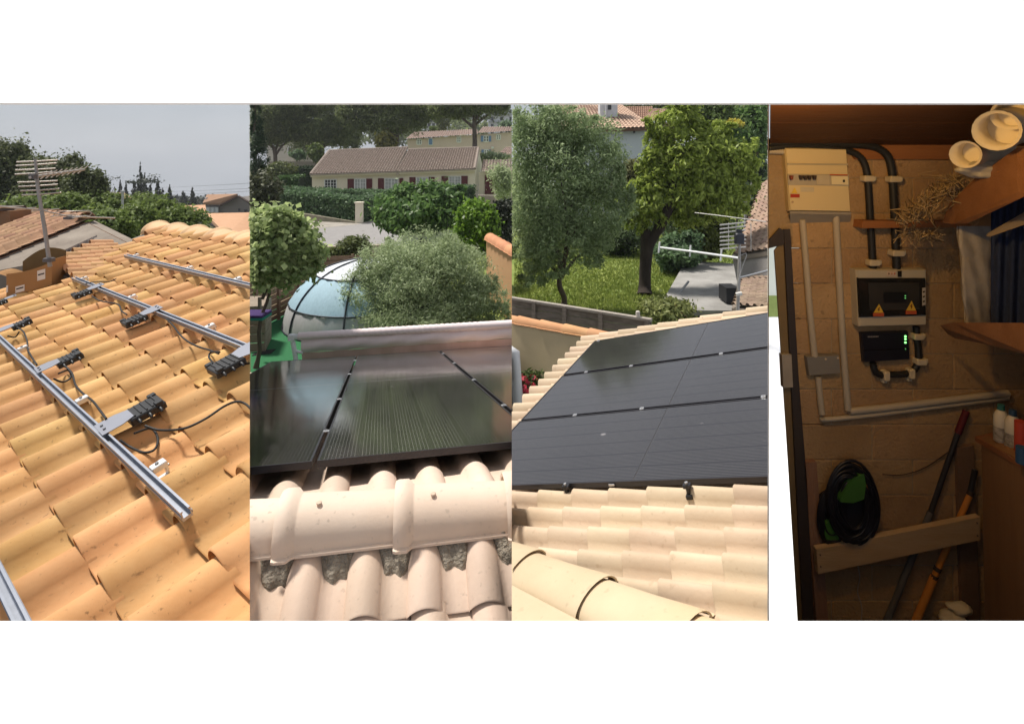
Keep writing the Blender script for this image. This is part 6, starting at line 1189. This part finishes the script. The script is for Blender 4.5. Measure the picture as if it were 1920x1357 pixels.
pipe('black corrugated pipe with the wider bend, nearest the hanging bag', [(1441, 268), (1520, 266), (1580, 270), (1636, 275), (1662, 290), (1671, 315), (1674, 345), (1678, 420), (1681, 505)], .0195, blk, o=.075, name='black_pipe', corrug=True, group='black corrugated pipes', clips=[(1675, 336, 0), (1680, 474, 0)])
pipe('black corrugated pipe looping under the gateway back up to the cabinet', [(1718, 612), (1719, 630), (1722, 660), (1721, 680), (1712, 695), (1695, 701), (1670, 702), (1648, 702), (1640, 694), (1637, 680)], .0165, blk, o=.04, name='black_pipe', corrug=True, group='black corrugated pipes', clips=[(1719, 630, 0), (1724, 677, 0), (1706, 699, 1), (1659, 703, 1)])
pipe('pale grey tube stub behind the top of the consumer unit', [(1441, 284), (1455, 284), (1472, 285)], .014, cond, o=.04)
mb = MB(); mb.tube([W4(1441, 262, .03), W4(1476, 261, .03)], .006, 6); tag(mb.build('metal_rod', M('dull_rod', (.3, .24, .15), .5)), 'thin metal rod just under the dark ceiling above the consumer unit', 'rod')

# things on the far side of the room: bag, cloth, cups, timber, tools
trm = M('red_brown_timber', (.17, .075, .032), .75, (.22, .105, .048), 4, bump=.2, stretch=(.6, 3, 3))
mb = MB(); mb.prism([W(1786, 420, 2.5), W(1815, 419, 2.42), W(1935, 362, 2.05), W(1935, 276, 2.05), W(1850, 336, 2.3), W(1800, 384, 2.46)], V((0, .06, 0))); tag(mb.build('slanting_beam', trm), 'heavy red brown beam slanting up over the navy cloth', 'beam')
whp = M('white_paper', (.60, .54, .42), .8, (.66, .60, .49), 5, bump=.1)
root = empty('paper_roll', W(1830, 300, 2.3), 'open ended pale roll lying on the slanting beam', 'roll')
def roll(c0, c1, r, mat, root):
    mb = MB(); ax = (c1 - c0); n = 20; t = ax.normalized(); u = t.cross(V((0, 0, 1))).normalized(); w = t.cross(u)
    rg = lambda c, q: [c + (u * math.cos(6.2832 * k / n) + w * math.sin(6.2832 * k / n)) * q for k in range(n)]
    vs_ = rg(c0, r) + rg(c1, r) + rg(c0, r * .86) + rg(c0 + ax * .3, r * .84); mb.add(vs_, [(k, (k + 1) % n, n + (k + 1) % n, n + k) for k in range(n)] + [(k, (k + 1) % n, 2 * n + (k + 1) % n, 2 * n + k) for k in range(n)] + [(2 * n + k, 2 * n + (k + 1) % n, 3 * n + (k + 1) % n, 3 * n + k) for k in range(n)], True)
    mb.add(rg(c0 + ax * .3, r * .84), [tuple(range(n))]); return mb.build('wound_sheet', mat, root)
roll(W(1810, 290, 2.25), W(1875, 275, 2.45), .055, whp, root)
root = empty('paper_roll', W(1890, 250, 2.2), 'larger tilted pale roll stacked above the open ended one', 'roll'); roll(W(1868, 245, 2.1), W(1935, 225, 2.35), .075, whp, root)
root = empty('paper_roll', W(1915, 215, 2.2), 'pale roll leaning at the very top beside the dark ceiling', 'roll'); roll(W(1893, 215, 2.12), W(1940, 195, 2.3), .06, whp, root)
def lumpy(fn, nu, nv, name, mat, parent=None): mb = MB(); mb.grid(fn, nu, nv); return mb.build(name, mat, parent)
def blob(c, rx, ry, rz, amp, seed):
    rr = random.Random(seed); ph = [rr.random() * 6 for _ in range(6)]
    def f(i, j):
        a, b = 2 * math.pi * i, math.pi * j; k = 1 + amp * (math.sin(3 * a + ph[0] + 2 * b) + math.sin(5 * b + ph[1] + a) * .7 + .5 * math.sin(7 * a + ph[2] + 4 * b)) * math.sin(b)
        return c + V((rx * math.sin(b) * math.cos(a) * k, ry * math.sin(b) * math.sin(a) * k, rz * math.cos(b) * k))
    return f
tag(lumpy(blob(W(1850, 318, 2.3), .105, .06, .036, .16, 3), 24, 14, 'crumpled_paper', M('crumpled_grey', (.36, .34, .29), .9, (.46, .43, .37), 8, bump=.4)), 'crumpled pale sheet lying under the open ended roll', 'paper')
# hanging bag
bag = M('grey_bag', (.27, .25, .23), .6, (.38, .355, .33), 6, bump=.5, bscale=12)
def bagf(i, j):
    a = 2 * math.pi * i; y = 424 + 192 * j; xc = 1829 + 4 * j; hw = 34 - 10 * j + 1.2 * math.sin(j * 13); c_, s_ = math.cos(a), math.sin(a)
    k = 1 / max(abs(c_), abs(s_)) ** .75
    return W(xc + hw * c_ * k * (1 + .04 * math.sin(j * 23 + 4 * a)), y + 3 * math.sin(5 * a) * j, 2.56 - .05 * s_ * k * (.55 + .35 * math.sin(math.pi * min(j, .97))) + .003 * math.sin(j * 31 + a * 5) + .004 * math.sin(a * 7 + j * 9))
tag(lumpy(bagf, 40, 40, 'hanging_bag', bag), 'greyish creased bag hanging between the block wall and the blue cloth', 'bag')
blu = M('navy_cloth', (.014, .024, .07), .9, (.022, .036, .095), 5, bump=.3)
mb = MB(); mb.grid(lambda i, j: W(1858 + 90 * i, 388 + (612 - 388) * j - 42 * i * (1 - j), 2.42 - .1 * i + .015 * math.sin(i * 22 + j * 2)), 24, 12); o = mb.build('navy_cloth', blu); tag(o, 'dark navy cloth hanging beside the greyish bag', 'cloth')
mb = MB(); mb.prism([W(1856, 444, 2.36), W(1860, 438, 2.36), W(1930, 398, 2.25), W(1930, 418, 2.25)], V((0, .02, 0))); tag(mb.build('pale_strap', M('pale_strap', (.22, .18, .14), .8)), 'pale slanting strap across the top of the navy cloth', 'strap')
mb = MB(); mb.prism([W(1775, 617, 2.6), W(1800, 612, 2.5), W(1935, 614, 2.1), W(1935, 668, 2.1), W(1870, 650, 2.3), W(1790, 634, 2.6)], V((0, .04, .006))); tag(mb.build('side_shelf', M('shelf_timber', (.20, .095, .045), .75, (.26, .13, .065), 5, bump=.2, stretch=(.6, 3, 3))), 'reddish wooden shelf board under the bag and navy cloth', 'shelf')
mb = MB(); mb.prism([W(1845, 430, 2.62), W(1872, 430, 2.62), W(1872, 612, 2.62), W(1850, 612, 2.62)], V((0, .03, 0))); tag(mb.build('dark_netting', M('dark_net', (.03, .028, .018), .95, (.07, .06, .035), 30, bump=.8)), 'dark netting gap between the bag and the navy cloth', 'netting')
# straw bundle
straw = M('dry_straw', (.30, .22, .12), .9, (.42, .31, .18), 9)
root = empty('straw_bundle', W(1760, 385, 2.6), 'bundle of dry curly straw poking out over the orange shelf', 'straw'); mb = MB()
for k in range(260):
    t = random.random() ** .8; c = W(1690 + 115 * t + random.gauss(0, 9), 418 - 82 * t + random.gauss(0, 10) * (1.2 - .3 * t), 2.58 - random.random() * .12); q = [c + V((random.gauss(0, .012), random.gauss(0, .012), random.gauss(0, .012))) * kk for kk in (0, 1, 1.6, 1.2)]
    q[2] += V((random.gauss(0, .02), 0, random.gauss(0, .014))); mb.tube(q, .0022, 4, False)
mb.build('straw_stalks', straw, root)['kind'] = 'stuff'
mb = MB()
for k in range(90):
    c = W(1690 + 75 * random.random(), 432 + 22 * random.random() ** 1.5, 2.6 - random.random() * .06); q = [c, c + V((random.gauss(0, .015), random.gauss(0, .01), random.gauss(0, .012))), c + V((random.gauss(0, .025), 0, random.gauss(-.01, .015)))]; mb.tube(q, .002, 4, False)
mb.build('straw_fringe', straw, root)['kind'] = 'stuff'
# lower half: plank, posts, hose coils, poles, cabinet, bottles
mb = MB(); mb.prism([W4(1531, 1030, .17), W4(1838, 969, .17), W4(1838, 1012, .17), W4(1534, 1076, .17)], V((0, .03, 0))); o = mb.build('nailed_plank', timb); tag(o, 'pale plank nailed across the lower wall in front of leaning poles', 'plank')
for x, y in ((1538, 1040), (1539, 1062), (1832, 980), (1833, 1004)): mb = MB(); mb.tube([W4(x, y, .17), W4(x, y, .176)], .004, 6); mb.build('nail', M('nail', (.08, .06, .05), .5, metal=.5), o)
postm = M('old_post', (.25, .13, .085), .85, (.32, .19, .125), 5, bump=.3, stretch=(3, 3, .6))
mb = MB(); mb.prism([W4(1508, 866, .06), W4(1531, 866, .06), W4(1556, 1200, .06), W4(1534, 1200, .06)], V((0, .055, 0))); tag(mb.build('timber_post', postm), 'old reddish timber post standing next to the door frame', 'post')
mb = MB(); mb.prism([W4(1795, 840, .05), W4(1826, 835, .05), W4(1840, 1200, .05), W4(1806, 1200, .05)], V((0, .045, 0))); tag(mb.build('timber_post', M('dark_post', (.15, .09, .06), .85, (.20, .125, .08), 5, bump=.3)), 'dark timber post behind the orange broom handle', 'post')
cable = M('navy_cable', (.010, .011, .018), .4, var=.1, spec=.45); grnr = M('green_reel', (.045, .15, .03), .5, (.06, .18, .04), 3)
root = empty('cable_coil', W4(1595, 1020, .16), 'large dark coiled cable hanging over a green reel on the plank', 'cable coil')
for k in range(20):
    rx, ry = 46 - (k % 5) * 4.5 + random.gauss(0, 1.5), 73 - (k % 5) * 6 + random.gauss(0, 2); cx, cy = 1597 + random.gauss(0, 3), 944 + random.gauss(0, 3); o_ = .14 + (k // 5) * .016
    mb = MB(); mb.tube([W4(cx + rx * math.cos(a) + 6 * math.sin(a), cy + ry * math.sin(a) * (1 + .03 * math.sin(2 * a + k)), o_ + .008 * math.sin(3 * a + k)) for a in np.linspace(0, 2 * math.pi, 34)], .0072, 6, False); mb.build('cable_turn', cable, root)
mb = MB(); mb.grid(lambda i, j: W4(1600 + 33 * (i - .5) * 2 * math.sin(math.pi * min(max(j, .06), 1) * .62), 888 + 118 * j, .125), 10, 10); mb.build('dark_hub', M('hub_black', (.012, .013, .02), .6), root)
mb = MB(); mb.prism([W4(1575, 936, .212), W4(1592, 905, .212), W4(1600, 896, .212), W4(1620, 888, .212), W4(1624, 908, .212), W4(1620, 936, .212), W4(1600, 943, .212), W4(1576, 941, .212)], V((0, .03, 0))); mb.build('green_flange', grnr, root)
root = empty('cable_coil', W4(1552, 1010, .12), 'second green reel with dark cable tucked behind the large coil', 'cable coil')
for k in range(7):
    mb = MB(); mb.tube([W4(1560 + (26 - k * 1.5) * math.cos(a), 968 + (52 - k * 3) * math.sin(a), .115 + .004 * k) for a in np.linspace(0, 2 * math.pi, 26)], .0072, 6, False); mb.build('cable_turn', cable, root)
mb = MB(); mb.prism([W4(1547, 982, .15), W4(1560, 975, .15), W4(1575, 1005, .15), W4(1572, 1012, .15), W4(1550, 1012, .15), W4(1546, 1000, .15)], V((0, .03, 0))); mb.build('green_flange', grnr, root)
mb = MB(); mb.prism([W4(1540, 930, .105), W4(1575, 905, .105), W4(1580, 1005, .105), W4(1540, 1005, .105)], V((0, .02, 0))); mb.build('dark_hub', M('hub_black', (.012, .013, .02), .6), root)
def pole(lb, pts, r, mats, o, name='broom', cat='broom'):
    P = [W4(x, y, oo) for (x, y), oo in zip(pts, o)]; rt = empty(name, P[-1], lb, cat)
    for k in range(len(P) - 1): mb = MB(); mb.tube([P[k], P[k + 1]], r[k], 10); mb.build('handle' if k == 0 else 'shaft', mats[k], rt)
    return rt
gry = M('grey_handle', (.10, .10, .105), .45, var=.1); blh = M('black_handle', (.025, .025, .03), .45); orh = M('orange_handle', (.55, .21, .035), .5, (.60, .25, .05), 6); redm = M('dark_red', (.10, .012, .02), .6)
pole('grey and black pole leaning behind the nailed plank with red grip at its top', [(1812, 770), (1796, 812), (1745, 960), (1648, 1200)], [.015, .012, .015], [redm, blh, gry], [.05, .05, .05, .07], 'leaning_pole', 'pole')
rt = pole('orange handled tool leaning behind the nailed plank', [(1828, 880), (1818, 928), (1752, 1080), (1700, 1205)], [.013, .0135, .017], [blh, orh, orh], [.06, .06, .06, .09], 'orange_tool', 'tool')
for y, x in ((928, 1818), (1070, 1756), (1085, 1750)): mb = MB(); a = W4(x, y, .062); mb.tube([a, a + V((.008, 0, .018))], .0165, 10); mb.build('collar', M('dark_collar', (.05, .03, .02), .5), rt)
mb = MB(); mb.tube(smoothpts([W4(1606, 1050, .06), W4(1612, 1080, .05), W4(1608, 1110, .05), W4(1616, 1140, .05), W4(1612, 1190, .05)], 5), .0022, 5); tag(mb.build('hanging_wire', M('pale_wire', (.42, .37, .30), .6)), 'thin pale wire hanging down below the nailed plank', 'wire')
mb = MB(); mb.tube(smoothpts([W4(1655, 889, .02), W4(1690, 890, .02), W4(1735, 876, .02), W4(1785, 842, .02)], 5), .0022, 5); tag(mb.build('hanging_wire', M('dark_wire', (.05, .035, .025), .6)), 'thin dark wire sagging across the bare wall above the plank', 'wire')
cabw = M('brown_panel', (.19, .10, .045), .7, (.24, .13, .06), 4, bump=.15, stretch=(3, 3, .5))
root = empty('wooden_cabinet', W(1900, 1200, 2.2), 'brown wooden cabinet side at the edge of the store room with bottles on top', 'cabinet')
mb = MB(); mb.prism([W(1840, 822, 2.45), W(1960, 890, 1.9), W(1960, 1230, 1.9), W(1848, 1230, 2.45)], V((.05, .03, 0))); mb.build('side_panel', cabw, root)
mb = MB(); mb.prism([W(1828, 818, 2.5), W(1960, 893, 1.9), W(2010, 870, 1.95), W(1880, 806, 2.55)], V((0, 0, -.02))); mb.build('top_panel', M('top_timber', (.22, .09, .04), .7), root)
wbt = M('white_bottle', (.52, .49, .42), .4, var=.05); 
for x, y0, y1, d, lb, cc in ((1877, 758, 828, 2.35, 'white bottle with teal cap standing furthest back on the cabinet', (.02, .10, .10)), (1899, 768, 842, 2.28, 'white bottle with blue cap standing in front on the cabinet', (.02, .05, .10))):
    a, b = W(x, y1, d), W(x, y0, d); H = b.z - a.z; rt = empty('bottle', a, lb, 'bottle', 'white bottles on the cabinet'); mb = MB(); mb.tube([a, a + V((0, 0, .004)), a + V((0, 0, H * .68)), a + V((0, 0, H * .80)), a + V((0, 0, H * .86))], [.02, .026, .026, .018, .012], 14); mb.build('body', wbt, rt)
    mb = MB(); mb.tube([a + V((0, 0, H * .86)), a + V((0, 0, H))], [.014, .012], 10); mb.build('cap', M('cap_' + str(x), cc, .5), rt)
    mb = MB(); mb.tube([a + V((0, 0, H * .12)), a + V((0, 0, H * .42))], .0268, 14, False); mb.build('label_band', M('label_dark', (.10, .09, .10), .6, (.40, .38, .34), 60), rt)
mb = MB(); mb.tube([W(1915, 846, 2.2), W(1915, 790, 2.2)], .022, 12); tag(mb.build('red_can', M('red_can', (.38, .05, .03), .5)), 'red can standing beside the white bottles at the picture edge', 'can')
mb = MB(); mb.tube([W(1917, 868, 2.05), W(1917, 838, 2.05)], .02, 12); tag(mb.build('blue_can', M('blue_can', (.02, .06, .14), .5)), 'small blue can below the red can on the cabinet', 'can')
root = empty('pale_rag', W4(1795, 1165, .15), 'crumpled pale rag lying low by the foot of the orange tool', 'rag')
lumpy(blob(W4(1800, 1140, .2), .055, .04, .022, .12, 5), 20, 12, 'cloth_fold', whp, root); lumpy(blob(W4(1786, 1160, .22), .06, .05, .03, .12, 8), 20, 12, 'cloth_fold', whp, root)
# the warm bulb that lights the room, above the opening
root = empty('light_bulb', V((1.08, 1.86, CZ + .23)), 'bare warm bulb under the board ceiling of the store room', 'lamp')
mb = MB(); mb.tube([V((1.08, 1.86, CZ + .315)), V((1.08, 1.86, CZ + .262))], .012, 8); mb.build('socket', blackp, root)
mb = MB(); mb.tube([V((1.08, 1.86, CZ + .262)), V((1.08, 1.86, CZ + .25)), V((1.08, 1.86, CZ + .23)), V((1.08, 1.86, CZ + .21)), V((1.08, 1.86, CZ + .203))], [.012, .018, .028, .02, .006], 12); mb.build('glass', emis('bulb_glow', (1, .62, .2, 1), 12), root)
ld = bpy.data.lights.new('bulb_light', 'POINT'); ld.energy = 14; ld.color = (1, .57, .16); ld.shadow_soft_size = .03; lo = bpy.data.objects.new('bulb_light', ld); C.objects.link(lo); lo.parent = root; lo.location = (0, 0, -.06)
# ================================================================== thin haze volume added to lift the darks of distant trees
mb = MB(); mb.abox((-720, -6, -32), (720, 425, 30)); hz = mb.mesh('haze', M('haze_tmp', (1, 1, 1)))
hm_ = bpy.data.materials.new('haze_added'); hm_.use_nodes = True; t_ = hm_.node_tree; t_.nodes.clear()
pv_ = t_.nodes.new('ShaderNodeVolumePrincipled'); pv_.inputs['Color'].default_value = (.86, .89, .94, 1); pv_.inputs['Density'].default_value = .0005; pv_.inputs['Anisotropy'].default_value = .15
ho_ = t_.nodes.new('ShaderNodeOutputMaterial'); t_.links.new(pv_.outputs[0], ho_.inputs['Volume'])
hz.materials.clear(); hz.materials.append(hm_); tag(link('haze', hz), kind='stuff')
